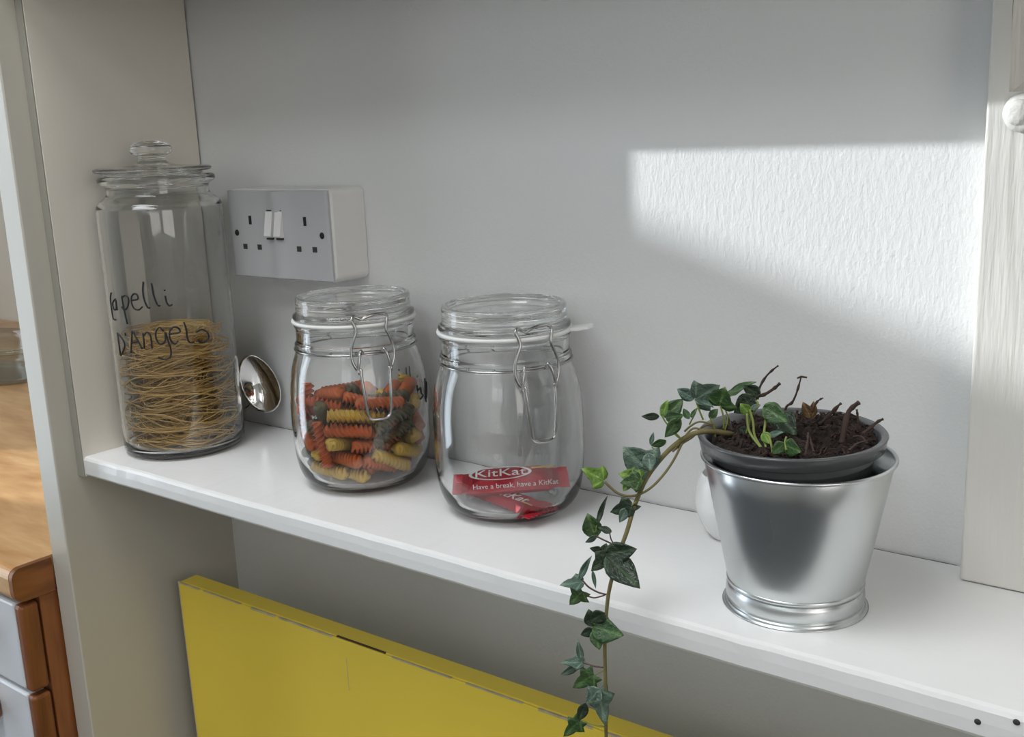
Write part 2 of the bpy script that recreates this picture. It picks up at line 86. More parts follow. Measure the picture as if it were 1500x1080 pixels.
FUSILLI = [[-0.0049, 0.0422, 0.0191, 0.083, 0.081, -0.379, -0.918], [0.0467, 0.0072, 0.0317, 0.034, -0.629, -0.688, 0.36], [-0.0361, -0.024, 0.0191, 0.251, -0.396, -0.755, 0.459], [-0.0003, -0.0426, 0.0187, 0.157, 0.987, -0.028, 0.013], [0.0447, -0.0104, 0.0265, 0.429, -0.532, 0.301, -0.665], [-0.0396, 0.0221, 0.0263, 0.805, 0.364, 0.417, 0.212], [0.0284, 0.025, 0.0155, 0.264, 0.329, 0.705, 0.57], [-0.0466, -0.0004, 0.031, 0.369, 0.701, 0.404, -0.457], [0.0143, -0.0306, 0.0156, 0.937, 0.348, -0.032, -0.009], [-0.0156, 0.0445, 0.0301, 0.693, -0.7, -0.132, 0.109], [0.0334, -0.0202, 0.0406, 0.575, 0.302, -0.514, -0.561], [0.0152, -0.0039, 0.0142, 0.847, -0.169, 0.098, -0.494], [0.0331, -0.0136, 0.0218, 0.024, -0.729, -0.6, 0.327], [-0.0144, -0.0073, 0.0142, 0.285, 0.191, -0.522, -0.781], [-0.0445, 0.02, 0.0439, 0.347, 0.442, -0.825, -0.061], [0.0157, -0.0377, 0.0309, 0.971, 0.232, -0.049, -0.039], [0.0153, 0.0205, 0.0142, 0.414, 0.082, 0.175, 0.89], [-0.0388, -0.0269, 0.0314, 0.133, 0.877, -0.455, -0.077], [-0.0072, -0.0176, 0.0185, 0.843, -0.365, -0.241, 0.313], [-0.022, 0.0216, 0.0148, 0.544, 0.807, 0.199, 0.113], [0.0149, -0.0122, 0.0268, 0.324, -0.213, 0.512, -0.767], [0.0019, -0.0505, 0.0455, 0.384, -0.524, -0.412, -0.639], [-0.0175, -0.031, 0.0298, 0.473, -0.715, 0.371, -0.358], [0.02, 0.0126, 0.0308, 0.153, -0.209, -0.111, 0.96], [-0.0156, 0.0107, 0.0142, 0.19, -0.955, -0.224, 0.045], [-0.0033, 0.0309, 0.027, 0.053, -0.007, 0.157, -0.986], [-0.0131, -0.0127, 0.0301, 0.308, -0.41, -0.432, 0.742], [0.0355, 0.0202, 0.0366, 0.005, -0.321, -0.444, 0.837], [-0.0343, -0.0016, 0.0357, 0.424, 0.647, 0.09, -0.627], [-0.0122, 0.0123, 0.0271, 0.83, 0.52, -0.091, -0.182], [-0.0106, 0.0338, 0.0411, 0.742, 0.219, -0.054, -0.631], [0.0108, -0.0345, 0.0434, 0.775, -0.233, 0.027, -0.587], [-0.0211, 0.0075, 0.0372, 0.235, 0.123, 0.207, 0.942], [0.0236, 0.0404, 0.0294, 0.132, -0.309, -0.932, -0.137], [-0.0342, -0.0123, 0.0454, 0.914, 0.348, 0.19, 0.087], [-0.0246, -0.0413, 0.0443, 0.783, 0.561, -0.172, -0.206], [-0.0155, -0.0306, 0.0434, 0.941, -0.22, -0.057, -0.251], [0.0019, 0.0362, 0.0412, 0.741, 0.216, -0.058, -0.633], [0.021, -0.0119, 0.0393, 0.57, -0.382, 0.563, -0.46], [0.0483, -0.0074, 0.0644, 0.221, -0.721, -0.656, 0.013], [0.0048, 0.0409, 0.0626, 0.743, -0.513, -0.428, 0.04], [0.0245, 0.0415, 0.0427, 0.296, -0.116, -0.78, 0.54], [0.025, 0.0193, 0.0453, 0.179, 0.441, 0.879, -0.035], [0.0305, 0.038, 0.0537, 0.492, -0.787, 0.371, -0.032], [-0.0099, -0.0072, 0.0499, 0.803, 0.169, 0.238, 0.52], [-0.0333, 0.0247, 0.0501, 0.156, 0.882, 0.168, -0.413], [0.0067, 0.0023, 0.0406, 0.537, -0.143, 0.56, -0.614], [0.0206, -0.0296, 0.0556, 0.146, -0.242, 0.715, -0.639], [0.0471, -0.0078, 0.0511, 0.481, 0.461, -0.35, -0.659], [-0.0024, -0.0404, 0.0683, 0.714, -0.447, -0.121, -0.525], [0.0259, -0.0411, 0.0587, 0.248, 0.135, -0.594, -0.753], [-0.0392, 0.0061, 0.0614, 0.281, 0.21, -0.695, -0.628], [0.0206, -0.0147, 0.0524, 0.15, 0.24, -0.887, -0.365], [-0.0023, 0.0505, 0.0693, 0.532, 0.07, 0.838, -0.097], [-0.0221, -0.0347, 0.0558, 0.187, 0.87, -0.455, 0.03], [-0.0166, -0.0333, 0.0771, 0.811, -0.529, -0.009, 0.248], [0.0122, -0.0002, 0.0541, 0.638, -0.636, -0.4, 0.17], [0.0266, -0.0369, 0.0711, 0.897, -0.175, -0.011, 0.407], [0.0253, 0.0263, 0.0562, 0.208, -0.228, -0.399, 0.864], [-0.0315, -0.0061, 0.0564, 0.602, -0.702, -0.079, 0.372], [-0.043, -0.027, 0.0703, 0.623, 0.401, 0.478, -0.473], [-0.0439, 0.0206, 0.0751, 0.465, -0.268, 0.489, -0.687], [-0.0054, 0.0195, 0.0528, 0.298, -0.938, -0.131, -0.123], [0.0173, -0.0086, 0.0632, 0.675, 0.668, 0.26, 0.176], [-0.0271, 0.0015, 0.0663, 0.187, -0.276, 0.284, -0.899], [-0.0043, -0.0058, 0.0617, 0.76, -0.374, -0.092, 0.524], [-0.0275, -0.025, 0.0665, 0.742, 0.361, 0.305, 0.476], [-0.021, 0.0325, 0.0535, 0.459, -0.678, 0.117, -0.562], [0.0237, 0.0209, 0.0684, 0.065, -0.919, 0.381, -0.081], [0.0289, 0.0322, 0.0822, 0.219, 0.449, 0.742, 0.447], [-0.011, 0.0378, 0.0658, 0.297, -0.237, 0.018, 0.925], [0.0217, -0.0208, 0.0662, 0.064, 0.306, -0.95, 0.003], [-0.0191, 0.0314, 0.0745, 0.65, -0.603, 0.17, -0.43], [-0.03, 0.0272, 0.0673, 0.089, -0.621, -0.517, 0.583], [0.0141, -0.0071, 0.0758, 0.429, -0.345, 0.3, -0.779], [-0.0084, 0.0039, 0.0711, 0.35, 0.426, -0.77, -0.321], [0.0168, 0.0254, 0.0807, 0.53, 0.705, -0.411, -0.23], [0.0367, 0.0314, 0.0705, 0.68, -0.602, 0.25, -0.336], [-0.0185, -0.0199, 0.0818, 0.801, 0.574, -0.17, 0.015], [0.0438, -0.0194, 0.0806, 0.542, 0.028, -0.154, -0.826], [0.0038, -0.0001, 0.0721, 0.765, -0.333, -0.07, 0.547], [0.035, -0.0026, 0.0796, 0.407, -0.808, -0.399, 0.147]]

# ---------------------------------------------------------------- helpers: materials
def lin(v):
    v /= 255.0
    return v / 12.92 if v <= 0.04045 else ((v + 0.055) / 1.055) ** 2.4
def rgb(r, g, b):
    return (lin(r), lin(g), lin(b), 1.0)

def base_mat(name, color, rough=0.5, metal=0.0, spec=0.5):
    m = bpy.data.materials.new(name)
    m.use_nodes = True
    b = m.node_tree.nodes['Principled BSDF']
    b.inputs['Base Color'].default_value = color
    b.inputs['Roughness'].default_value = rough
    b.inputs['Metallic'].default_value = metal
    b.inputs['Specular IOR Level'].default_value = spec
    return m, m.node_tree, b

def coords(nt, scale=(1, 1, 1), kind='Object'):
    tc = nt.nodes.new('ShaderNodeTexCoord')
    mp = nt.nodes.new('ShaderNodeMapping')
    mp.inputs['Scale'].default_value = scale
    nt.links.new(tc.outputs[kind], mp.inputs['Vector'])
    return mp.outputs['Vector']

def noise_tex(nt, vec, scale, detail=4, rough=0.55, dist=0.0):
    n = nt.nodes.new('ShaderNodeTexNoise')
    n.inputs['Scale'].default_value = scale
    n.inputs['Detail'].default_value = detail
    n.inputs['Roughness'].default_value = rough
    n.inputs['Distortion'].default_value = dist
    nt.links.new(vec, n.inputs['Vector'])
    return n.outputs['Fac']

def ramp(nt, fac, stops):
    r = nt.nodes.new('ShaderNodeValToRGB')
    e = r.color_ramp.elements
    while len(e) < len(stops):
        e.new(0.5)
    for k, (p, c) in enumerate(stops):
        e[k].position = p
        e[k].color = c
    nt.links.new(fac, r.inputs['Fac'])
    return r.outputs['Color']

def bump(nt, bsdf, height, strength, dist, prev=None):
    b = nt.nodes.new('ShaderNodeBump')
    b.inputs['Strength'].default_value = strength
    b.inputs['Distance'].default_value = dist
    nt.links.new(height, b.inputs['Height'])
    if prev is not None:
        nt.links.new(prev, b.inputs['Normal'])
    nt.links.new(b.outputs['Normal'], bsdf.inputs['Normal'])
    return b.outputs['Normal']

def painted(name, color, rough, grain=(1, 1, 1), gscale=60, gstr=0.3, gdist=0.001, fine=400, fstr=0.15, var=0.04):
    m, nt, b = base_mat(name, color, rough)
    v = coords(nt, grain)
    n1 = noise_tex(nt, v, gscale, 3, 0.55, 0.1)
    n2 = noise_tex(nt, coords(nt), fine, 2, 0.5)
    p = bump(nt, b, n1, gstr, gdist)
    bump(nt, b, n2, fstr, 0.0006, p)
    n3 = noise_tex(nt, coords(nt), 6, 3)
    c = color
    lo = (c[0] * (1 - var), c[1] * (1 - var), c[2] * (1 - var * 1.3), 1)
    nt.links.new(ramp(nt, n3, [(0.3, lo), (0.7, c)]), b.inputs['Base Color'])
    return m

def wood(name, dark, light, grain, rough=0.35, scale=9):
    m, nt, b = base_mat(name, light, rough)
    v = coords(nt, grain)
    w = noise_tex(nt, v, scale, 6, 0.6, 1.2)
    f = noise_tex(nt, v, scale * 7, 3, 0.5)
    mix = nt.nodes.new('ShaderNodeMath')
    mix.operation = 'MULTIPLY_ADD'
    mix.inputs[1].default_value = 0.35
    nt.links.new(f, mix.inputs[0])
    nt.links.new(w, mix.inputs[2])
    nt.links.new(ramp(nt, mix.outputs[0], [(0.45, dark), (0.85, light)]), b.inputs['Base Color'])
    bump(nt, b, mix.outputs[0], 0.15, 0.0008)
    return m

def plain(name, color, rough=0.5, metal=0.0, spec=0.5, nscale=0, nstr=0.2, ndist=0.0005, var=0.0, vscale=30):
    m, nt, b = base_mat(name, color, rough, metal, spec)
    if nscale:
        bump(nt, b, noise_tex(nt, coords(nt), nscale, 3), nstr, ndist)
    if var:
        c = color
        n = noise_tex(nt, coords(nt), vscale, 3)
        nt.links.new(ramp(nt, n, [(0.3, (c[0] * (1 - var), c[1] * (1 - var), c[2] * (1 - var), 1)),
                                  (0.7, (min(c[0] * (1 + var), 1), min(c[1] * (1 + var), 1), min(c[2] * (1 + var), 1), 1))]),
                     b.inputs['Base Color'])
    return m

def glass(name, tint=(0.985, 0.992, 0.988, 1), edge=(0.30, 0.35, 0.33, 1), power=0.74):
    # thin blown glass: clear face-on, mirror-like and darker green towards the rim
    m = bpy.data.materials.new(name)
    m.use_nodes = True
    nt = m.node_tree
    nt.nodes.clear()
    out = nt.nodes.new('ShaderNodeOutputMaterial')
    tr = nt.nodes.new('ShaderNodeBsdfTransparent')
    gl = nt.nodes.new('ShaderNodeBsdfGlossy')
    gl.inputs['Roughness'].default_value = 0.02
    gl.inputs['Color'].default_value = (1, 1, 1, 1)
    lw = nt.nodes.new('ShaderNodeLayerWeight')
    lw.inputs['Blend'].default_value = 0.5
    n = noise_tex(nt, coords(nt), 22, 2)
    bp = nt.nodes.new('ShaderNodeBump')
    bp.inputs['Strength'].default_value = 0.12
    bp.inputs['Distance'].default_value = 0.002
    nt.links.new(n, bp.inputs['Height'])
    nt.links.new(bp.outputs['Normal'], gl.inputs['Normal'])
    col = ramp(nt, lw.outputs['Facing'], [(0.0, tint), (power, tuple(0.955 * t for t in tint[:3]) + (1,)), (0.98, edge)])
    nt.links.new(col, tr.inputs['Color'])
    pw = nt.nodes.new('ShaderNodeMath'); pw.operation = 'POWER'; pw.inputs[1].default_value = 4.5
    nt.links.new(lw.outputs['Facing'], pw.inputs[0])
    fr = nt.nodes.new('ShaderNodeMapRange')
    fr.inputs['To Min'].default_value = 0.040; fr.inputs['To Max'].default_value = 0.85
    nt.links.new(pw.outputs[0], fr.inputs['Value'])
    mx = nt.nodes.new('ShaderNodeMixShader')
    nt.links.new(fr.outputs[0], mx.inputs['Fac'])
    nt.links.new(tr.outputs['BSDF'], mx.inputs[1])
    nt.links.new(gl.outputs['BSDF'], mx.inputs[2])
    nt.links.new(mx.outputs['Shader'], out.inputs['Surface'])
    return m

def solid_glass(name):
    m, nt, b = base_mat(name, (0.994, 1.0, 0.997, 1), 0.01)
    b.inputs['Transmission Weight'].default_value = 1.0
    b.inputs['IOR'].default_value = 1.5
    bump(nt, b, noise_tex(nt, coords(nt), 30, 2), 0.05, 0.001)
    return m

MAT = {}
MAT['wall'] = painted('wall_paint', (0.80, 0.80, 0.79, 1), 0.42, (1, 1, 0.42), 240, 0.5, 0.0010, 480, 0.35, 0.02)
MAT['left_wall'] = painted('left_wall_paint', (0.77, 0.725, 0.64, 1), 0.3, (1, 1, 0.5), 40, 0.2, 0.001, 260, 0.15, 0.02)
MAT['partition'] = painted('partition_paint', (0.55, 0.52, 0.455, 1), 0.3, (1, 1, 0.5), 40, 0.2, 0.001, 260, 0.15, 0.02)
MAT['upper'] = wood('upper_board_dim_wood', (0.16, 0.12, 0.085, 1), (0.27, 0.21, 0.15, 1), (0.2, 1, 1), 0.5)  # unseen board; dark tone chosen to cut bounce onto the wall top
MAT['edge_shade'] = painted('lining_edge_shade_paint', (0.33, 0.315, 0.27, 1), 0.4)  # shade on the lining's front edge, put into a darker colour
MAT['shutter'] = painted('shutter_paint', (0.70, 0.68, 0.635, 1), 0.35, (1, 1, 0.09), 150, 0.6, 0.0018, 300, 0.1, 0.02)
MAT['shelf'] = painted('shelf_gloss_paint', (0.85, 0.845, 0.835, 1), 0.26, (0.4, 1, 1), 40, 0.2, 0.0008, 200, 0.15, 0.03)
MAT['kitchen_wall'] = painted('kitchen_wall_paint', (0.80, 0.75, 0.66, 1), 0.5)
MAT['ceiling'] = painted('ceiling_paint', (0.66, 0.65, 0.63, 1), 0.6)
MAT['room'] = painted('room_paint', (0.50, 0.49, 0.47, 1), 0.6)
MAT['floor'] = plain('slate_floor_tiles', (0.10, 0.105, 0.11, 1), 0.5, var=0.05, vscale=5)
MAT['frame'] = painted('window_frame_paint', (0.82, 0.82, 0.81, 1), 0.35)
MAT['garden'] = plain('garden_wall_render', (0.42, 0.38, 0.33, 1), 0.85, nscale=60, var=0.1)
MAT['yellow'] = painted('yellow_gloss_paint', rgb(242, 212, 74), 0.38, (1, 1, 1), 25, 0.12, 0.0008, 200, 0.08, 0.06)
MAT['chip'] = plain('chipped_board_edge', rgb(190, 176, 140), 0.7, var=0.25, vscale=60)
MAT['dark_gap'] = plain('dark_gap', rgb(84, 62, 40), 0.8, var=0.3, vscale=50)
MAT['crack'] = plain('dark_paint_crack', (0.20, 0.19, 0.17, 1), 0.9)
MAT['oak'] = wood('oak_worktop', rgb(176, 124, 72), rgb(222, 180, 128), (0.25, 1, 1), 0.28, 10)
MAT['oak_edge'] = wood('oak_edge', rgb(78, 42, 22), rgb(150, 92, 48), (1, 0.2, 1), 0.4, 16)
MAT['oak_lip'] = wood('oak_lipping', rgb(104, 58, 28), rgb(164, 102, 56), (1, 1, 0.15), 0.4, 14)
MAT['laminate'] = plain('white_laminate', (0.72, 0.74, 0.77, 1), 0.3)
MAT['plastic'] = plain('white_socket_plastic', (0.80, 0.79, 0.77, 1), 0.28, nscale=300, nstr=0.05)
MAT['plate'] = plain('socket_plate_plastic', (0.50, 0.50, 0.51, 1), 0.25, nscale=300, nstr=0.05)
MAT['black'] = plain('black_hole', (0.012, 0.012, 0.012, 1), 0.7)
MAT['hole'] = plain('grey_shutter_hole', (0.04, 0.038, 0.036, 1), 0.6)
MAT['glass'] = solid_glass('jar_glass')
MAT['glass_lid'] = solid_glass('jar_lid_glass')
MAT['dish'] = glass('dish_glass', (0.86, 0.88, 0.87, 1), (0.5, 0.5, 0.5, 1), 0.5)
MAT['gasket'] = plain('gasket_rubber', (0.80, 0.80, 0.77, 1), 0.45)
MAT['steel'] = plain('steel_wire', (0.46, 0.45, 0.44, 1), 0.2, 1.0)
MAT['spoon'] = plain('polished_steel', (0.80, 0.79, 0.77, 1), 0.06, 1.0)
MAT['ink'] = plain('black_marker_ink', (0.012, 0.012, 0.016, 1), 0.5)
MAT['nest'] = plain('angel_hair_pasta', rgb(224, 186, 116), 0.5, var=0.12, vscale=25)
MAT['ceramic'] = plain('white_ceramic', (0.86, 0.85, 0.84, 1), 0.2)
MAT['plastic_pot'] = plain('grey_plant_pot_plastic', (0.095, 0.097, 0.10, 1), 0.22, nscale=200, nstr=0.05)
MAT['soil'] = plain('potting_soil', rgb(36, 25, 19), 0.95, nscale=500, nstr=0.8, ndist=0.002, var=0.5, vscale=120)
MAT['twig'] = plain('dry_brown_twig', rgb(64, 47, 40), 0.8, nscale=300, nstr=0.5, var=0.35, vscale=90)
MAT['stem_brown'] = plain('woody_ivy_stem', rgb(112, 102, 62), 0.65, nscale=300, nstr=0.4, var=0.25, vscale=80)
MAT['stem_green'] = plain('green_ivy_stalk', rgb(122, 134, 62), 0.5, var=0.15)
MAT['stem_purple'] = plain('purple_ivy_stalk', rgb(84, 58, 54), 0.5, var=0.2)
MAT['wrapper'] = plain('red_foil_wrapper', rgb(182, 10, 36), 0.22, 0.25, nscale=70, nstr=0.35, ndist=0.002)
MAT['wrapper_inside'] = plain('wrapper_foil_edge', rgb(120, 30, 40), 0.3, 0.5)
MAT['print_white'] = plain('white_print', (0.88, 0.86, 0.85, 1), 0.4)
MAT['print_gold'] = plain('gold_print', rgb(206, 160, 88), 0.4)
MAT['fus_orange'] = plain('orange_pasta', rgb(222, 114, 54), 0.5, var=0.12, vscale=60)
MAT['fus_yellow'] = plain('yellow_pasta', rgb(238, 196, 88), 0.5, var=0.1, vscale=60)
MAT['fus_green'] = plain('green_pasta', rgb(106, 95, 60), 0.55, var=0.15, vscale=60)

def leaf_mat(name, col, vein, rough, spec=0.5, trans=0.15):
    m, nt, b = base_mat(name, col, rough, 0, spec)
    # veins fan out from the stalk (leaf runs along local x, 0..1)
    tc = nt.nodes.new('ShaderNodeTexCoord')
    sep = nt.nodes.new('ShaderNodeSeparateXYZ')
    nt.links.new(tc.outputs['Object'], sep.inputs[0])
    at = nt.nodes.new('ShaderNodeMath'); at.operation = 'ARCTAN2'
    nt.links.new(sep.outputs['Y'], at.inputs[0]); nt.links.new(sep.outputs['X'], at.inputs[1])
    mu = nt.nodes.new('ShaderNodeMath'); mu.operation = 'MULTIPLY'; mu.inputs[1].default_value = 6.0
    nt.links.new(at.outputs[0], mu.inputs[0])
    co = nt.nodes.new('ShaderNodeMath'); co.operation = 'COSINE'
    nt.links.new(mu.outputs[0], co.inputs[0])
    n = noise_tex(nt, coords(nt), 7, 4)
    ad = nt.nodes.new('ShaderNodeMath'); ad.operation = 'MULTIPLY_ADD'; ad.inputs[1].default_value = 0.12
    nt.links.new(n, ad.inputs[0]); nt.links.new(co.outputs[0], ad.inputs[2])
    dk = (col[0] * 0.75, col[1] * 0.75, col[2] * 0.75, 1)
    nt.links.new(ramp(nt, ad.outputs[0], [(0.2, dk), (0.9, col), (1.0, vein)]), b.inputs['Base Color'])
    bump(nt, b, n, 0.3, 0.05)
    b.inputs['Subsurface Weight'].default_value = 0.0
    return m
MAT['leaf'] = [
    leaf_mat('ivy_leaf_dark', rgb(40, 58, 38), rgb(62, 82, 56), 0.32),
    leaf_mat('ivy_leaf_mid', rgb(58, 90, 42), rgb(84, 114, 62), 0.35),
    leaf_mat('ivy_leaf_bright', rgb(104, 140, 48), rgb(130, 160, 72), 0.42),
    leaf_mat('ivy_leaf_grey_green', rgb(84, 108, 92), rgb(112, 134, 116), 0.3),
    leaf_mat('dead_leaf_brown', rgb(112, 84, 52), rgb(140, 110, 74), 0.8),
]

def galvanised():
    m, nt, b = base_mat('galvanised_zinc', (0.62, 0.65, 0.66, 1), 0.3, 1.0)
    v = coords(nt)
    n = noise_tex(nt, v, 14, 0)
    nt.links.new(ramp(nt, n, [(0.3, (0.54, 0.55, 0.56, 1)), (0.75, (0.70, 0.73, 0.73, 1))]), b.inputs['Base Color'])
    ro = nt.nodes.new('ShaderNodeMapRange')
    ro.inputs['To Min'].default_value = 0.22; ro.inputs['To Max'].default_value = 0.36
    nt.links.new(n, ro.inputs['Value']); nt.links.new(ro.outputs[0], b.inputs['Roughness'])
    return m
MAT['zinc'] = galvanised()

# ---------------------------------------------------------------- helpers: meshes and objects
def link(name, me, mat, parent=None, smooth=False):
    o = bpy.data.objects.new(name, me)
    C.objects.link(o)
    if mat is not None and not me.materials:
        me.materials.append(mat)
    if parent is not None:
        o.parent = parent
    if smooth:
        me.polygons.foreach_set('use_smooth', [True] * len(me.polygons))
    return o

def from_bm(name, bm, mat, parent=None, smooth=False):
    bmesh.ops.recalc_face_normals(bm, faces=bm.faces[:])
    me = bpy.data.meshes.new(name)
    bm.to_mesh(me)
    bm.free()
    return link(name, me, mat, parent, smooth)

def from_py(name, verts, faces, mat, parent=None, smooth=False):
    me = bpy.data.meshes.new(name)
    me.from_pydata([tuple(v) for v in verts], [], faces)
    me.update()
    return link(name, me, mat, parent, smooth)

def add_box(bm, lo, hi, bevel=0.0, seg=2):
    r = bmesh.ops.create_cube(bm, size=1.0)
    vs_ = r['verts']
    for v in vs_:
        v.co = Vector([lo[k] + (v.co[k] + 0.5) * (hi[k] - lo[k]) for k in range(3)])
    if bevel > 0:
        es = list({e for v in vs_ for e in v.link_edges})
        bmesh.ops.bevel(bm, geom=es, offset=bevel, segments=seg, profile=0.5, affect='EDGES')

def box(name, lo, hi, mat, parent=None, bevel=0.0, seg=2):
    bm = bmesh.new()
    add_box(bm, lo, hi, bevel, seg)
    return from_bm(name, bm, mat, parent)

def lathe_data(prof, seg=64):
    verts, faces, rings = [], [], []
    for r, z in prof:
        if r < 1e-6:
            rings.append([len(verts)])
            verts.append((0, 0, z))
        else:
            rings.append(list(range(len(verts), len(verts) + seg)))
            for i in range(seg):
                a = 2 * PI * i / seg
                verts.append((r * math.cos(a), r * math.sin(a), z))
    for j in range(len(rings) - 1):
        A, B = rings[j], rings[j + 1]
        for i in range(seg):
            k = (i + 1) % seg
            if len(A) == 1 and len(B) == 1:
                break
            if len(A) == 1:
                faces.append((A[0], B[k], B[i]))
            elif len(B) == 1:
                faces.append((A[i], A[k], B[0]))
            else:
                faces.append((A[i], A[k], B[k], B[i]))
    return verts, faces

def smooth_prof(pts, n=4):
    # Catmull-Rom through the profile points
    out = []
    for i in range(len(pts) - 1):
        p0 = pts[max(i - 1, 0)]; p1 = pts[i]; p2 = pts[i + 1]; p3 = pts[min(i + 2, len(pts) - 1)]
        for k in range(n):
            t = k / n
            out.append(tuple(max(0.0, 0.5 * (2 * p1[d] + (p2[d] - p0[d]) * t + (2 * p0[d] - 5 * p1[d] + 4 * p2[d] - p3[d]) * t * t
                      + (3 * p1[d] - p0[d] - 3 * p2[d] + p3[d]) * t ** 3)) if d == 0 else
                      0.5 * (2 * p1[d] + (p2[d] - p0[d]) * t + (2 * p0[d] - 5 * p1[d] + 4 * p2[d] - p3[d]) * t * t
                      + (3 * p1[d] - p0[d] - 3 * p2[d] + p3[d]) * t ** 3) for d in (0, 1)))
    out.append(pts[-1])
    return out

def lathe(name, prof, mat, parent=None, seg=64, sm=0):
    if sm:
        prof = smooth_prof(prof, sm)
    v, f = lathe_data(prof, seg)
    bm = bmesh.new()
    vv = [bm.verts.new(p) for p in v]
    for q in f:
        bm.faces.new([vv[i] for i in q])
    return from_bm(name, bm, mat, parent, True)

def spline(pts, n=6):
    pts = [Vector(p) for p in pts]
    if len(pts) < 3:
        return pts
    out = []
    for i in range(len(pts) - 1):
        p0 = pts[max(i - 1, 0)]; p1 = pts[i]; p2 = pts[i + 1]; p3 = pts[min(i + 2, len(pts) - 1)]
        for k in range(n):
            t = k / n
            out.append(0.5 * (2 * p1 + (p2 - p0) * t + (2 * p0 - 5 * p1 + 4 * p2 - p3) * t * t + (3 * p1 - p0 - 3 * p2 + p3) * t ** 3))
    out.append(pts[-1])
    return out

def tube_data(path, rad, seg=8, closed=False, verts=None, faces=None):
    verts = [] if verts is None else verts
    faces = [] if faces is None else faces
    n = len(path)
    base = len(verts)
    t0 = (path[1] - path[0]).normalized()
    nrm = t0.orthogonal().normalized()
    for i, p in enumerate(path):
        if closed:
            t = (path[(i + 1) % n] - path[i - 1]).normalized()
        else:
            t = (path[min(i + 1, n - 1)] - path[max(i - 1, 0)])
            t = t.normalized() if t.length > 1e-9 else t0
        nrm = (nrm - t * nrm.dot(t))
        nrm = nrm.normalized() if nrm.length > 1e-6 else t.orthogonal().normalized()
        bn = t.cross(nrm)
        r = rad(i / max(n - 1, 1)) if callable(rad) else rad
        for k in range(seg):
            a = 2 * PI * k / seg
            verts.append(p + (nrm * math.cos(a) + bn * math.sin(a)) * r)
    m = n if closed else n - 1
    for i in range(m):
        j = (i + 1) % n
        for k in range(seg):
            l = (k + 1) % seg
            faces.append((base + i * seg + k, base + i * seg + l, base + j * seg + l, base + j * seg + k))
    if not closed:
        faces.append(tuple(base + k for k in reversed(range(seg))))
        faces.append(tuple(base + (n - 1) * seg + k for k in range(seg)))
    return verts, faces

def tube(name, paths, rad, mat, parent=None, seg=8, closed=False):
    v, f = [], []
    for p in paths:
        tube_data([Vector(q) for q in p], rad, seg, closed, v, f)
    return from_py(name, v, f, mat, parent, True)

def thing(name, label, cat, loc=(0, 0, 0), rotz=0.0, group=None):
    o = bpy.data.objects.new(name, None)
    C.objects.link(o)
    o.empty_display_size = 0.02
    o.location = loc
    o.rotation_euler = (0, 0, rotz)
    o['label'] = label
    o['category'] = cat
    if group:
        o['group'] = group
    return o

def tag(o, label, cat, group=None):
    o['label'] = label
    o['category'] = cat
    if group:
        o['group'] = group
    return o

def struct(o, label=None, cat=None):
    o['kind'] = 'structure'
    if label:
        o['label'] = label
        o['category'] = cat
    return o

def ribbon_text(s, size, extrude=0.00015):
    cu = bpy.data.curves.new('text', 'FONT')
    cu.body = s
    cu.size = size
    cu.extrude = extrude
    cu.align_x = 'CENTER'
    cu.align_y = 'CENTER'
    o = bpy.data.objects.new('text', cu)
    C.objects.link(o)
    dg = bpy.context.evaluated_depsgraph_get()
    me = bpy.data.meshes.new_from_object(o.evaluated_get(dg))
    bpy.data.objects.remove(o)
    return me

# ---------------------------------------------------------------- the setting
FLOOR, CEIL = -1.01, 1.56
XL, XR, YF, YK = -2.40, 2.00, -2.40, 0.60
struct(box('floor', (XL - 0.1, YF - 0.1, FLOOR - 0.1), (XR + 0.1, YK + 0.1, FLOOR), MAT['floor']),
       'dark slate floor of the kitchen', 'floor')
bm_c = bmesh.new()
for lo_, hi_ in (((XL - 0.1, YF - 0.1), (-0.30, YK + 0.1)), ((0.95, YF - 0.1), (XR + 0.1, YK + 0.1)), ((-0.30, YF - 0.1), (0.95, -2.05)), ((-0.30, -0.40), (0.95, YK + 0.1)), ((-0.30, -1.45), (0.95, -1.10)), ((0.70, -1.10), (0.95, -0.40)), ((-0.30, -2.05), (-0.05, -1.45))):
    add_box(bm_c, (lo_[0], lo_[1], CEIL), (hi_[0], hi_[1], CEIL + 0.1))
struct(from_bm('ceiling', bm_c, MAT['ceiling']), 'plain white ceiling with two openings for the added fill lights', 'ceiling')
wb = struct(box('wall_back', (-0.014, 0.0, FLOOR), (XR + 0.1, 0.10, CEIL), MAT['wall']),
       'off-white painted wall at the back of the alcove', 'wall')
struct(box('wall_kitchen', (XL - 0.1, YK, FLOOR), (0.0, YK + 0.1, CEIL), MAT['kitchen_wall']),
       'cream kitchen wall behind the wooden worktop', 'wall')
bm_f = bmesh.new()
add_box(bm_f, (XL - 0.1, YF - 0.1, FLOOR), (1.0, YF, CEIL))
add_box(bm_f, (1.9, YF - 0.1, FLOOR), (XR + 0.1, YF, CEIL))
add_box(bm_f, (1.0, YF - 0.1, FLOOR), (1.9, YF, 0.50))
add_box(bm_f, (1.0, YF - 0.1, 1.40), (1.9, YF, CEIL))
struct(from_bm('wall_front', bm_f, MAT['room']), 'painted wall on the far side of the room with a window', 'wall')
w3 = bpy.data.objects.new('window_3', None)
C.objects.link(w3)
w3['kind'] = 'structure'
w3['label'] = 'white framed window on the far side of the room'
w3['category'] = 'window'
for lo_, hi_ in (((1.0, 0.50), (1.03, 1.40)), ((1.87, 0.50), (1.9, 1.40)), ((1.03, 0.50), (1.87, 0.53)), ((1.03, 1.37), (1.87, 1.40)), ((1.435, 0.53), (1.465, 1.37))):
    box('frame_bar', (lo_[0], YF - 0.07, lo_[1]), (hi_[0], YF - 0.03, hi_[1]), MAT['frame'], w3)

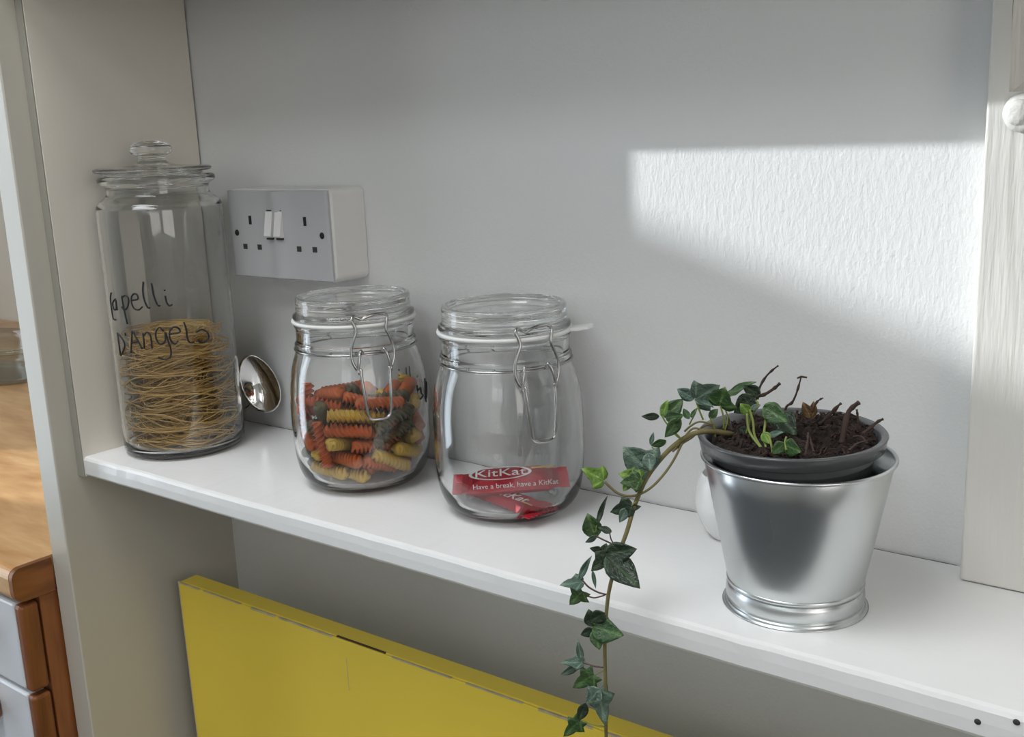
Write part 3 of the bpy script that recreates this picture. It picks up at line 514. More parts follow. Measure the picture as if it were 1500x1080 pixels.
def wall_with_window(name, wname, x0, x1, y0, y1, wy0, wy1, wz0, wz1, bars_y, bars_z, label):
    bm = bmesh.new()
    add_box(bm, (x0, y0, FLOOR), (x1, wy0, CEIL))
    add_box(bm, (x0, wy1, FLOOR), (x1, y1, CEIL))
    add_box(bm, (x0, wy0, FLOOR), (x1, wy1, wz0))
    add_box(bm, (x0, wy0, wz1), (x1, wy1, CEIL))
    struct(from_bm(name, bm, MAT['room']), label, 'wall')
    xm = (x0 + x1) / 2
    w = bpy.data.objects.new(wname, None)
    C.objects.link(w)
    w['kind'] = 'structure'
    w['label'] = 'white framed window in the ' + ('left' if x0 < 0 else 'right') + ' wall of the room'
    w['category'] = 'window'
    t = 0.03
    box('frame_jamb', (xm - 0.02, wy0, wz0), (xm + 0.02, wy0 + t, wz1), MAT['frame'], w)
    box('frame_jamb', (xm - 0.02, wy1 - t, wz0), (xm + 0.02, wy1, wz1), MAT['frame'], w)
    box('frame_rail', (xm - 0.02, wy0 + t, wz0), (xm + 0.02, wy1 - t, wz0 + t), MAT['frame'], w)
    box('frame_rail', (xm - 0.02, wy0 + t, wz1 - t), (xm + 0.02, wy1 - t, wz1), MAT['frame'], w)
    for yb in bars_y:
        box('glazing_bar', (xm - 0.015, yb - 0.014, wz0 + t), (xm + 0.015, yb + 0.014, wz1 - t), MAT['frame'], w)
    for zb in bars_z:
        box('glazing_bar', (xm - 0.014, wy0 + t, zb - 0.012), (xm + 0.014, wy1 - t, zb + 0.012), MAT['frame'], w)
wall_with_window('wall_left', 'window_1', XL - 0.1, XL, YF, YK, -1.92, -0.70, -0.90, 1.46, (-1.31,), (0.20,),
                 'painted room wall with the left window')
wall_with_window('wall_right', 'window_2', XR, XR + 0.1, YF, YK, -1.37, -0.53, 0.03, 1.07, (), (),
                 'painted room wall with the right window')
# a rendered garden wall outside the left window keeps the low sun off the lower part of the room
struct(box('wall_garden', (-3.55, -7.0, FLOOR - 0.2), (-3.40, -1.335, 1.5385), MAT['garden']),
       'rendered garden wall outside the left window', 'wall')

# partition that closes the alcove on the left, and its painted lining board above the shelf
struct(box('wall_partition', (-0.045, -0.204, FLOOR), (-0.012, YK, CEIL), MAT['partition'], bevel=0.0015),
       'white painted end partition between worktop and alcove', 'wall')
struct(box('trim_1', (-0.012, -0.180, -0.021), (0.0, -0.0020, 0.466), MAT['left_wall'], bevel=0.0006),
       'cream painted lining board on the alcove side behind the tall jar', 'trim')
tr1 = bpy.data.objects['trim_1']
box('lining_edge_shade', (-0.0117, -0.1815, -0.0212), (-0.0003, -0.1802, 0.466), MAT['edge_shade'], tr1, 0.0003)  # thin strip carrying the painted shade of the lining edge
# upper board that closes the alcove above the picture
struct(box('trim_2', (-0.012, -0.200, 0.466), (XR, -0.0004, 0.490), MAT['upper'], bevel=0.001),
       'brown wooden board closing the alcove at the top, darkened to dim the wall', 'trim')

# panelled shutter case at the right end: stile, lower rail, sunk panel with bevelled moulding, knob
sh = bpy.data.objects.new('trim_3', None)
C.objects.link(sh)
sh['kind'] = 'structure'
sh['label'] = 'white painted panelled shutter board standing on the shelf at right'
sh['category'] = 'trim'
sh.location = (0.808, 0, 0)
bm_s = bmesh.new()
Lp = [(0.0, 0.0006), (0.30, 0.0006), (0.30, 0.3140), (0.0105, 0.3140), (0.0105, 0.4655), (0.0, 0.4655)]
fr_ = [bm_s.verts.new((x_, -0.026, z_)) for x_, z_ in Lp]
bk_ = [bm_s.verts.new((x_, -0.0004, z_)) for x_, z_ in Lp]
bm_s.faces.new(fr_)
bm_s.faces.new(list(reversed(bk_)))
for i_ in range(6):
    j_ = (i_ + 1) % 6
    bm_s.faces.new((fr_[i_], bk_[i_], bk_[j_], fr_[j_]))
bmesh.ops.bevel(bm_s, geom=bm_s.edges[:], offset=0.0018, segments=3, profile=0.5, affect='EDGES')
from_bm('stile_and_rail', bm_s, MAT['shutter'], sh)
box('sunk_panel', (0.0106, -0.0100, 0.3142), (0.30, -0.0004, 0.4655), MAT['shutter'], sh)
def wedge(name, pts, mat, parent):
    n = len(pts) // 2
    f = [tuple(range(n)), tuple(range(2 * n - 1, n - 1, -1))]
    for i in range(n):
        f.append((i, i + n, (i + 1) % n + n, (i + 1) % n))
    bm = bmesh.new()
    vv = [bm.verts.new(p) for p in pts]
    for q in f:
        bm.faces.new([vv[i] for i in q])
    return from_bm(name, bm, mat, parent)
wedge('moulding', [(0.0108, -0.0220, 0.3145), (0.0108, -0.0101, 0.3145), (0.0225, -0.0101, 0.3145),
                   (0.0108, -0.0220, 0.4655), (0.0108, -0.0101, 0.4655), (0.0225, -0.0101, 0.4655)], MAT['shutter'], sh)
wedge('moulding', [(0.0108, -0.0220, 0.3143), (0.0108, -0.0101, 0.3143), (0.0108, -0.0101, 0.326),
                   (0.30, -0.0220, 0.3143), (0.30, -0.0101, 0.3143), (0.30, -0.0101, 0.326)], MAT['shutter'], sh)
kn = lathe('knob', [(0, 0.0), (0.0105, 0.0), (0.0115, 0.002), (0.0095, 0.004), (0.0065, 0.0045), (0.0055, 0.007), (0.0072, 0.011),
               (0.0075, 0.014), (0.0055, 0.0165), (0, 0.0175)], MAT['shutter'], sh, 32, 3)
kn.rotation_euler = (PI / 2, 0, 0)
kn.location = (0.0215, -0.0262, 0.3035)

# ---------------------------------------------------------------- the shelf
def make_shelf():
    root = thing('alcove_shelf', 'long white painted shelf board carrying the jars and the ivy pot', 'shelf', (0, 0, 0))
    nx = 260
    x0, x1 = -0.0115, XR - 0.002
    prof = [(-0.0012, 0.0), (-0.06, 0.0), (-0.12, 0.0), (-0.1755, 0.0), (-0.1785, -0.0008), (-0.1797, -0.0032), (-0.1799, -0.010),
            (-0.1797, -0.0175), (-0.1785, -0.0195), (-0.1755, -0.0202), (-0.0012, -0.0202)]
    n = len(prof)
    verts, faces = [], []
    for i in range(nx + 1):
        x = x0 + (x1 - x0) * i / nx
        if x < 0.0005:
            pass
        a = noise.noise(Vector((x * 9, 0, 1.3))) * 0.0009 + noise.noise(Vector((x * 45, 2, 0))) * 0.0005
        for k, (y, z) in enumerate(prof):
            edge = 1.0 if 3 <= k <= 5 else (0.6 if 6 <= k <= 9 else 0.0)
            b = noise.noise(Vector((x * 60, k * 0.4, 5))) * 0.0004
            yy = y + edge * (a * 0.6 + b)
            zz = z + edge * (a * 0.4 - abs(b) * 0.6)
            if k in (0, n - 1):
                yy = -0.0016 - abs(noise.noise(Vector((x * 30, 7, 1)))) * 0.0016
            verts.append((x, yy, zz))
    for i in range(nx):
        for k in range(n):
            l = (k + 1) % n
            faces.append((i * n + k, i * n + l, (i + 1) * n + l, (i + 1) * n + k))
    faces.append(tuple(range(n - 1, -1, -1)))
    faces.append(tuple(nx * n + k for k in range(n)))
    bm = bmesh.new()
    vv = [bm.verts.new(p) for p in verts]
    for q in faces:
        bm.faces.new([vv[i] for i in q])
    b = from_bm('board', bm, MAT['shelf'], root)
    cr = [Vector((x_ * 0.004, -0.0017 - 0.0007 * noise.noise(Vector((x_ * 0.13, 3, 1))), 0.0001 + 0.0003 * noise.noise(Vector((x_ * 0.21, 1, 7))))) for x_ in range(1, 201)]
    tube('paint_crack', [cr], lambda s: 0.0002 + 0.0005 * abs(noise.noise(Vector((s * 40, 0, 0)))), MAT['crack'], root, 5)
    for x, z in ((0.8584, -0.0100), (0.877, -0.0040)):
        h = lathe('nail_hole', [(0, 0.0006), (0.0011, 0.0006), (0.0018, 0.0)], MAT['hole'], root, 12)
        h.rotation_euler = (PI / 2, 0, 0)
        h.location = (x, -0.1799, z)
    return root
make_shelf()

# ---------------------------------------------------------------- kitchen worktop and drawers on the left
wt = thing('kitchen_worktop', 'oak worktop with a rounded front edge left of the white partition', 'worktop', (-0.0455, -0.2486, -0.11))
def bullnose(name, x0, x1, y1, mat, parent, r=0.011, h=0.037):
    pts = []
    for k in range(7):
        a = PI / 2 * k / 6
        pts.append((r - r * math.sin(a), -(r - r * math.cos(a))))
    for k in range(7):
        a = PI / 2 * k / 6
        pts.append((r - r * math.cos(a), -h + (r - r * math.sin(a))))
    pts += [(y1, -h), (y1, 0.0)]
    # order: top (from rounded start) -> front -> bottom -> back
    n = len(pts)
    verts = [(x0, y, z) for y, z in pts] + [(x1, y, z) for y, z in pts]
    faces = [tuple(range(n)), tuple(range(2 * n - 1, n - 1, -1))]
    for i in range(n):
        j = (i + 1) % n
        faces.append((i, i + n, j + n, j))
    bm = bmesh.new()
    vv = [bm.verts.new(p) for p in verts]
    for q in faces:
        bm.faces.new([vv[i] for i in q])
    return from_bm(name, bm, mat, parent)
bullnose('worktop_slab', -2.30, -0.0075, 0.845, MAT['oak'], wt)
cap = bullnose('end_cap', -0.0065, -0.0002, 0.0440, MAT['oak_edge'], wt)
du = thing('drawer_unit', 'white fronted drawer unit with oak edges under the worktop', 'drawers', (-0.0475, -0.2440, FLOOR))
box('carcass', (-0.70, 0.0225, 0.0), (-0.0015, 0.80, 0.8615), MAT['oak_lip'], du, 0.001)
for z0, z1 in ((0.760, 0.858), (0.560, 0.755), (0.30, 0.555)):
    d = box('drawer_front', (-0.60, 0.0005, z0), (-0.0142, 0.0205, z1), MAT['laminate'], du, 0.003)
    box('edge_lipping', (-0.0140, 0.0, z0), (-0.0002, 0.0205, z1), MAT['oak_lip'], d, 0.004, 3)
    zc = (z0 + z1) / 2 if z1 - z0 < 0.15 else z1 - 0.035
    box('handle', (-0.40, -0.024, zc - 0.012), (-0.075, -0.0002, zc + 0.012), MAT['oak_edge'], d, 0.004, 2)

dish = lathe('baking_dish', [(0, 0.004), (0.10, 0.002), (0.125, 0.0), (0.140, 0.006), (0.150, 0.03), (0.158, 0.058), (0.176, 0.062), (0.180, 0.066),
                       (0.176, 0.070), (0.154, 0.066), (0.146, 0.032), (0.136, 0.012), (0.12, 0.007), (0, 0.009)], MAT['dish'], None, 64, 3)
dish.location = (-1.03, 0.235, -0.1095)
dish.scale = (1.0, 0.62, 1.0)
tag(dish, 'clear glass baking dish standing on the oak worktop', 'dish')

# ---------------------------------------------------------------- yellow board under the shelf
yb = thing('yellow_board', 'yellow painted board with chipped edges standing under the shelf', 'board', (0.0285, -0.1000, FLOOR))
H = 0.848
box('board_core', (0.0, 0.0026, 0.0), (1.30, 0.024, H), MAT['yellow'], yb, 0.0012)
box('front_sheet', (0.0, 0.0, 0.0), (1.30, 0.0021, H - 0.0006), MAT['yellow'], yb, 0.0006)
rnd = random.Random(3)
x = 0.0
while x < 1.2:
    w = rnd.uniform(0.02, 0.09)
    if rnd.random() < 0.8:
        box('edge_chip', (x, -0.00025, H - 0.0009 - rnd.uniform(0.0002, 0.0012)), (x + w, 0.0019, H - 0.0002), MAT['chip'], yb)
    else:
        box('edge_chip', (x, 0.0017, H - 0.0012), (x + w, 0.0040, H + 0.0002), MAT['dark_gap'], yb)
    x += w * rnd.uniform(1.0, 1.3)
box('corner_chip', (-0.0006, -0.0004, H - 0.0022), (0.0022, 0.0024, H + 0.0004), MAT['chip'], yb, 0.0005)
box('side_chip', (-0.0003, -0.0003, H - 0.19), (0.0010, 0.0019, H - 0.002), MAT['chip'], yb)
box('scratch', (0.262, -0.00012, H - 0.052), (0.2627, 0.001, H - 0.018), MAT['chip'], yb)
yb.rotation_euler = (0, -0.012, 0)

# ---------------------------------------------------------------- double wall socket
ws = thing('double_socket', 'white double wall socket with two switches on a surface box', 'wall socket', (0.0983, -0.0005, 0.1735))
bm = bmesh.new()
W_, H_ = 0.146, 0.086
def rrect(x0, x1, z0, z1, r, y, n=5):
    p = []
    for cx, cz, a0 in ((x1 - r, z1 - r, 0), (x0 + r, z1 - r, PI / 2), (x0 + r, z0 + r, PI), (x1 - r, z0 + r, 1.5 * PI)):
        for k in range(n + 1):
            a = a0 + PI / 2 * k / n
            p.append((cx + r * math.cos(a), y, cz + r * math.sin(a)))
    return p
def loft(name, rings, mat, parent, smooth=False):
    bm = bmesh.new()
    R = [[bm.verts.new(p) for p in ring] for ring in rings]
    n = len(R[0])
    bm.faces.new(R[0])
    bm.faces.new(list(reversed(R[-1])))
    for a, b in zip(R[:-1], R[1:]):
        for i in range(n):
            bm.faces.new((a[i], a[(i + 1) % n], b[(i + 1) % n], b[i]))
    return from_bm(name, bm, mat, parent, smooth)
loft('back_box', [rrect(-0.001, W_ + 0.0015, -0.001, H_ + 0.0015, 0.007, 0.0), rrect(-0.001, W_ + 0.0015, -0.001, H_ + 0.0015, 0.007, -0.0405),
                  rrect(0.0, W_ + 0.0005, 0.0, H_ + 0.0005, 0.005, -0.0428)], MAT['plastic'], ws)
# face plate with a gentle raised rib down its middle
def plate():
    nx = 40
    verts, faces = [], []
    def ridge(x):
        return -0.0458 - 0.0024 * math.exp(-((x - W_ / 2 - 0.002) / 0.012) ** 2)
    for i in range(nx + 1):
        x = W_ * i / nx
        for z, y in ((0.0, -0.0430), (0.0, -0.0448), (0.0012, None), (H_ - 0.0012, None), (H_, -0.0448), (H_, -0.0430)):
            yy = ridge(x) if y is None else y
            if i in (0, nx) and y is None:
                yy = -0.0452
            verts.append((x, yy, z))
    n = 6
    for i in range(nx):
        for k in range(n):
            l = (k + 1) % n
            faces.append((i * n + k, i * n + l, (i + 1) * n + l, (i + 1) * n + k))
    faces.append(tuple(range(n)))
    faces.append(tuple(nx * n + k for k in range(n - 1, -1, -1)))
    bm = bmesh.new()
    vv = [bm.verts.new(p) for p in verts]
    for q in faces:
        bm.faces.new([vv[i] for i in q])
    return from_bm('face_plate', bm, MAT['plate'], ws)
fp = plate()
def px2plate(u, v):     # socket drawing units (0..1 across, 0..1 up)
    return u * W_, v * H_
for u in (0.225, 0.775):
    hx = u * W_
    for name, dx, dz, w, h, mm in (('earth_slot', 0.0, 0.057, 0.004, 0.0085, 'black'), ('line_slot', -0.011, 0.0305, 0.0062, 0.0052, 'hole'),
                                   ('neutral_slot', 0.011, 0.0305, 0.0062, 0.0052, 'hole')):
        box(name, (hx + dx - w / 2, -0.04605, dz - h / 2), (hx + dx + w / 2, -0.0440, dz + h / 2), MAT[mm], fp)
for hx in (0.0105, W_ - 0.0105):
    s_ = lathe('fixing_screw', [(0, 0.0006), (0.0026, 0.0006), (0.0032, 0.0), (0.0032, -0.001)], MAT['black'], fp, 20)
    s_.rotation_euler = (PI / 2, 0, 0)
    s_.location = (hx, -0.0459, 0.0440)
for hx in (W_ / 2 - 0.0085, W_ / 2 + 0.0055):
    w = 0.0098
    wedge('switch_rocker', [(hx - w / 2, -0.0455, 0.041), (hx - w / 2, -0.0455, 0.066), (hx - w / 2, -0.0480, 0.066), (hx - w / 2, -0.0525, 0.0425), (hx - w / 2, -0.0510, 0.041),
                     (hx + w / 2, -0.0455, 0.041), (hx + w / 2, -0.0455, 0.066), (hx + w / 2, -0.0480, 0.066), (hx + w / 2, -0.0525, 0.0425), (hx + w / 2, -0.0510, 0.041)], MAT['plastic'], fp)
    box('switch_mark', (hx - w / 2 + 0.001, -0.0477, 0.0664), (hx + w / 2 - 0.001, -0.0450, 0.0674), MAT['hole'], fp)
    box('switch_mark', (hx - w / 2 + 0.001, -0.0500, 0.0388), (hx + w / 2 - 0.0004, -0.0450, 0.0404), MAT['hole'], fp)

# ---------------------------------------------------------------- jars
def write_on(name, strokes, cx, cy, rad, parent, width=0.0017):
    # marker strokes laid on the curved glass; parent sits at (cx, cy, 0)
    v, f = [], []
    for s in strokes:
        pts = []
        for a, z in s:
            pts.append((a, z))
        sp = spline([(a * rad, z, 0) for a, z in pts], 5)
        path = [Vector((rad * math.cos(p.x / rad), rad * math.sin(p.x / rad), p.y)) for p in sp]
        tube_data(path, width / 2, 6, False, v, f)
    return from_py(name, v, f, MAT['ink'], parent, True)

def tall_jar(loc):
    t = thing('tall_glass_jar', 'tall clear glass jar with knobbed glass lid marked Capelli D\'Angelo', 'jar', loc)
    outer = [(0, 0.0035), (0.040, 0.0030), (0.050, 0.0005), (0.0555, 0.0008), (0.0595, 0.0045), (0.0606, 0.012), (0.0606, 0.05), (0.0606, 0.12), (0.0606, 0.20), (0.0606, 0.240),
             (0.0602, 0.2465), (0.0585, 0.2515), (0.0540, 0.2555), (0.0498, 0.2595), (0.0488, 0.2640), (0.0500, 0.2685), (0.0545, 0.2710), (0.0560, 0.2735), (0.0556, 0.2765), (0.0530, 0.2782)]
    inner = [(0.0478, 0.2780), (0.0462, 0.2640), (0.0475, 0.2585), (0.0530, 0.2525), (0.0570, 0.2480), (0.0581, 0.2400), (0.0581, 0.20), (0.0581, 0.12), (0.0581, 0.05), (0.0581, 0.016),
             (0.0560, 0.0095), (0.050, 0.0078), (0, 0.0085)]
    b = lathe('jar_body', smooth_prof(outer, 3) + smooth_prof(inner, 3), MAT['glass'], t, 80)
    write_on('handwriting', WRITE_TALL, loc[0], loc[1], 0.0609, b)
    l = lathe('jar_lid', [(0, 0.2815), (0.030, 0.2810), (0.0462, 0.2795), (0.0470, 0.2830), (0.0540, 0.2832), (0.0557, 0.2845), (0.0555, 0.2866), (0.050, 0.2878), (0.030, 0.2890),
                    (0.018, 0.2905), (0.0138, 0.2930), (0.0128, 0.2958), (0.0140, 0.2982), (0.0185, 0.3000), (0.0200, 0.3035), (0.0190, 0.3075), (0.0150, 0.3105), (0.008, 0.3122), (0, 0.3126)],
              MAT['glass_lid'], t, 64, 3)
    l.location = (-0.0032, -0.0024, -0.0012)
    l.rotation_euler = (math.radians(0.4), math.radians(1.0), 0)
    return t
tall_jar((0.0569, -0.0970, 0.0))

def make_clip_jar(name, label, loc, front, tab, writing=None):
    t = thing(name, label, 'jar', loc)
    outer = [(0, 0.0035), (0.030, 0.0030), (0.040, 0.0004), (0.0455, 0.0010), (0.0525, 0.0060), (0.0578, 0.0150), (0.0608, 0.030), (0.0620, 0.050), (0.0622, 0.068), (0.0616, 0.084),
             (0.0600, 0.099), (0.0572, 0.1120), (0.0540, 0.1215), (0.0524, 0.1262)]
    ring = [(0.0536, 0.1278), (0.0539, 0.1298), (0.0532, 0.1315), (0.0522, 0.1330), (0.0521, 0.1430), (0.0530, 0.1450), (0.0536, 0.1468), (0.0530, 0.1484)]
    inner = [(0.0478, 0.1484), (0.0472, 0.1440), (0.0478, 0.1280), (0.0505, 0.1205), (0.0542, 0.1105), (0.0570, 0.0980), (0.0588, 0.083), (0.0594, 0.068), (0.0592, 0.050), (0.0580, 0.031),
             (0.0545, 0.0180), (0.0490, 0.0100), (0.040, 0.0070), (0, 0.0070)]
    b = lathe('jar_body', smooth_prof(outer, 3)[:-1] + smooth_prof(ring, 3) + smooth_prof(inner, 3), MAT['glass'], t, 80)
    lid = lathe('jar_lid', [(0, 0.1530), (0.040, 0.1525), (0.0462, 0.1500), (0.0474, 0.1518), (0.0528, 0.1520), (0.0537, 0.1535), (0.0533, 0.1558), (0.0512, 0.1572), (0.0504, 0.1595), (0.0508, 0.1610),
                    (0.0502, 0.1630), (0.0506, 0.1670), (0.0503, 0.1700), (0.0486, 0.1716), (0.0455, 0.1712), (0.0435, 0.1690), (0.030, 0.1685), (0, 0.1685)], MAT['glass_lid'], t, 80, 2)
    g = lathe('gasket', [(0.0485, 0.1486), (0.0545, 0.1484), (0.0552, 0.1500), (0.0545, 0.1516), (0.0485, 0.1516), (0.0485, 0.1486)], MAT['gasket'], t, 80)
    if tab is not None:
        tb = loft('gasket_tab', [[(0.052, -0.009, 0.1489), (0.052, 0.009, 0.1489), (0.052, 0.009, 0.1513), (0.052, -0.009, 0.1513)],
                                 [(0.060, -0.0075, 0.1492), (0.060, 0.0075, 0.1492), (0.060, 0.0075, 0.1514), (0.060, -0.0075, 0.1514)],
                                 [(0.068, -0.0065, 0.1502), (0.068, 0.0065, 0.1502), (0.068, 0.0065, 0.1524), (0.068, -0.0065, 0.1524)],
                                 [(0.0715, -0.004, 0.1510), (0.0715, 0.004, 0.1510), (0.0715, 0.004, 0.1528), (0.0715, -0.004, 0.1528)]], MAT['gasket'], g)
        tb.rotation_euler = (0, 0, tab)
    wire = 0.0013
    def P(u, z, r):   # a point of the clip: u sideways, z up, r out from the axis
        a = front + u / 0.056
        return Vector((r * math.cos(a), r * math.sin(a), z))
    tube('neck_wire', [[Vector((0.0541 * math.cos(2 * PI * k / 72), 0.0541 * math.sin(2 * PI * k / 72), 0.1258)) for k in range(72)]], 0.0009, MAT['steel'], t, 8, True)
    bail = [P(-0.0125, 0.1130, 0.0600), P(-0.0150, 0.1165, 0.0605), P(-0.0175, 0.1235, 0.0600), P(-0.0176, 0.1320, 0.0590), P(-0.0150, 0.1405, 0.0580), P(-0.0128, 0.1465, 0.0572),
            P(-0.0140, 0.1520, 0.0566), P(-0.0158, 0.1565, 0.0556), P(-0.0140, 0.1590, 0.0535), P(-0.0105, 0.1575, 0.0530), P(-0.0070, 0.1562, 0.0532), P(-0.0030, 0.1578, 0.0530), P(0.003, 0.1592, 0.0530),
            P(0.0090, 0.1595, 0.0530), P(0.0140, 0.1590, 0.0535), P(0.0158, 0.1565, 0.0556), P(0.0140, 0.1520, 0.0566), P(0.0128, 0.1465, 0.0572), P(0.0150, 0.1405, 0.0580), P(0.0176, 0.1320, 0.0590),
            P(0.0175, 0.1235, 0.0600), P(0.0150, 0.1165, 0.0605), P(0.0125, 0.1130, 0.0600)]
    tube('wire_bail', [spline(bail, 5)], wire, MAT['steel'], t, 8)
    lever = [P(-0.0085, 0.1280, 0.0552), P(-0.0098, 0.1300, 0.0568), P(-0.0110, 0.1270, 0.0590), P(-0.0122, 0.1210, 0.0606), P(-0.0132, 0.1140, 0.0612), P(-0.0125, 0.1115, 0.0618), P(-0.0110, 0.1150, 0.0622), P(-0.0113, 0.1120, 0.0628),
             P(-0.0108, 0.1050, 0.0640), P(-0.0098, 0.0920, 0.0655), P(-0.0088, 0.0800, 0.0660), P(-0.0078, 0.0745, 0.0660), P(-0.0050, 0.0722, 0.0660), P(0.0, 0.0718, 0.0660)]
    left = [Vector(p) for p in lever]
    def mirror(p):
        a = math.atan2(p.y, p.x) - front
        r = math.hypot(p.x, p.y)
        return Vector((r * math.cos(front - a), r * math.sin(front - a), p.z))
    tube('lever', [spline(left + [mirror(p) for p in reversed(left[:-1])], 5)], wire, MAT['steel'], t, 8)
    tube('pivot_bar', [spline([P(u, 0.1280, 0.0552) for u in (-0.0085, -0.004, 0.0, 0.004, 0.0085)], 3)], 0.0010, MAT['steel'], t, 8)
    # hinge wire at the back
    hp = [P(-0.013, 0.1258, -0.0545), P(-0.013, 0.138, -0.0590), P(-0.012, 0.1550, -0.0575), P(0.0, 0.1575, -0.0565), P(0.012, 0.1550, -0.0575), P(0.013, 0.138, -0.0590), P(0.013, 0.1258, -0.0545)]
    tube('hinge_wire', [spline(hp, 5)], wire, MAT['steel'], t, 8)
    if writing:
        write_on('handwriting', writing[:6], loc[0], loc[1], 0.0624, b, 0.0016)
        write_on('handwriting', writing[6:], loc[0], loc[1], 0.0624, b, 0.0016)
    return t
J2 = (0.3011, -0.0770, 0.0)
J3 = (0.4607, -0.0643, 0.0)
make_clip_jar('clip_top_jar', 'clear glass clip-top jar full of coloured pasta spirals', J2, -0.7608 + 0.24, 1.9, WRITE_CLIP)
make_clip_jar('clip_top_jar', 'clear glass clip-top jar holding two red chocolate bars', J3, -0.9045 + 0.43, 0.50)

# ---------------------------------------------------------------- pasta spirals
def fusilli_mesh(name, mat, seed):
    rnd = random.Random(seed)
    n, L, R = 44, 0.041, 0.0063
    turns = 3.2
    verts, faces = [], []
    m = 12
    for i in range(n + 1):
        s = i / n
        x = (s - 0.5) * L
        tw = s * turns * 2 * PI
        bend = 0.0012 * math.sin(s * PI + seed)
        for k in range(m):
            a = 2 * PI * k / m
            # three blades twisted about the axis
            r = R * (0.34 + 0.66 * max(0.0, math.cos(1.5 * ((a + PI / 3) % (2 * PI / 3) - PI / 3))) ** 2.2)
            if i in (0, n):
                r *= 0.85
            verts.append((x, r * math.cos(a + tw / 1.0) + bend, r * math.sin(a + tw / 1.0)))
    for i in range(n):
        for k in range(m):
            l = (k + 1) % m
            faces.append((i * m + k, i * m + l, (i + 1) * m + l, (i + 1) * m + k))
    faces.append(tuple(range(m - 1, -1, -1)))
    faces.append(tuple(n * m + k for k in range(m)))
    me = bpy.data.meshes.new(name)
    me.from_pydata(verts, [], faces)
    me.materials.append(mat)
    me.polygons.foreach_set('use_smooth', [True] * len(me.polygons))
    return me
FM = [('orange', fusilli_mesh('fusilli_orange', MAT['fus_orange'], 1)), ('yellow', fusilli_mesh('fusilli_yellow', MAT['fus_yellow'], 2)),
      ('dark green', fusilli_mesh('fusilli_green', MAT['fus_green'], 3))]
rnd = random.Random(11)
for k, (x, y, z, qw, qx, qy, qz) in enumerate(FUSILLI):
    c_, me = FM[rnd.choices((0, 1, 2), (0.42, 0.27, 0.31))[0]]
    o = bpy.data.objects.new('pasta_spiral', me)
    C.objects.link(o)
    o.rotation_mode = 'QUATERNION'
    o.rotation_quaternion = (qw, qx, qy, qz)
    o.location = (J2[0] + x, J2[1] + y, z)
    tag(o, c_ + ' pasta spiral inside the clip-top jar of mixed pasta', 'pasta', c_ + ' pasta spirals in the jar')

# ---------------------------------------------------------------- angel hair nests in the tall jar
ORD = ['lowest', 'second lowest', 'third from the bottom', 'fourth from the bottom', 'fifth from the bottom', 'topmost']
def nest(seed, z0, h, cx, cy, label, rmax=0.052):
    rnd = random.Random(seed)
    v, f = [], []
    tx, ty = rnd.uniform(-1.2, 1.2), rnd.uniform(-1.2, 1.2)
    for s in range(36):
        pts = []
        r0 = rnd.uniform(0.012, rmax)
        a = rnd.uniform(0, 2 * PI)
        zz = rnd.uniform(0.0, h)
        turns = rnd.uniform(0.9, 2.0)
        n = int(13 * turns)
        ph = rnd.uniform(0, 6.28)
        ox, oy = rnd.uniform(-0.016, 0.016), rnd.uniform(-0.016, 0.016)
        for i in range(n):
            t = i / (n - 1)
            ang = a + t * turns * 2 * PI
            r = r0 + 0.007 * math.sin(ang * 2 + ph) + rnd.uniform(-0.004, 0.004)
            zc = zz + 0.009 * math.sin(ang * 1.3 + ph) + rnd.uniform(-0.003, 0.003) + 0.10 * (tx * r * math.cos(ang) + ty * r * math.sin(ang))
            p = Vector((ox + r * math.cos(ang), oy + r * math.sin(ang), 0))
            if p.length > 0.0555:
                p *= 0.0555 / p.length
            p.z = min(max(zc, 0.0007), h - 0.0007)
            pts.append(p)
        tube_data(spline(pts, 4), 0.00055, 5, False, v, f)
    o = from_py('pasta_nest', v, f, MAT['nest'], None, True)
    o.location = (cx, cy, z0)
    tag(o, label, 'pasta', 'angel hair nests in the tall jar')
    return o
for k in range(6):
    nest(20 + k, 0.0100 + k * 0.0192, 0.0190, 0.0569, -0.0970,
         ORD[k] + ' tan nest of thin angel hair pasta in the tall jar', 0.052 if k < 5 else 0.044)

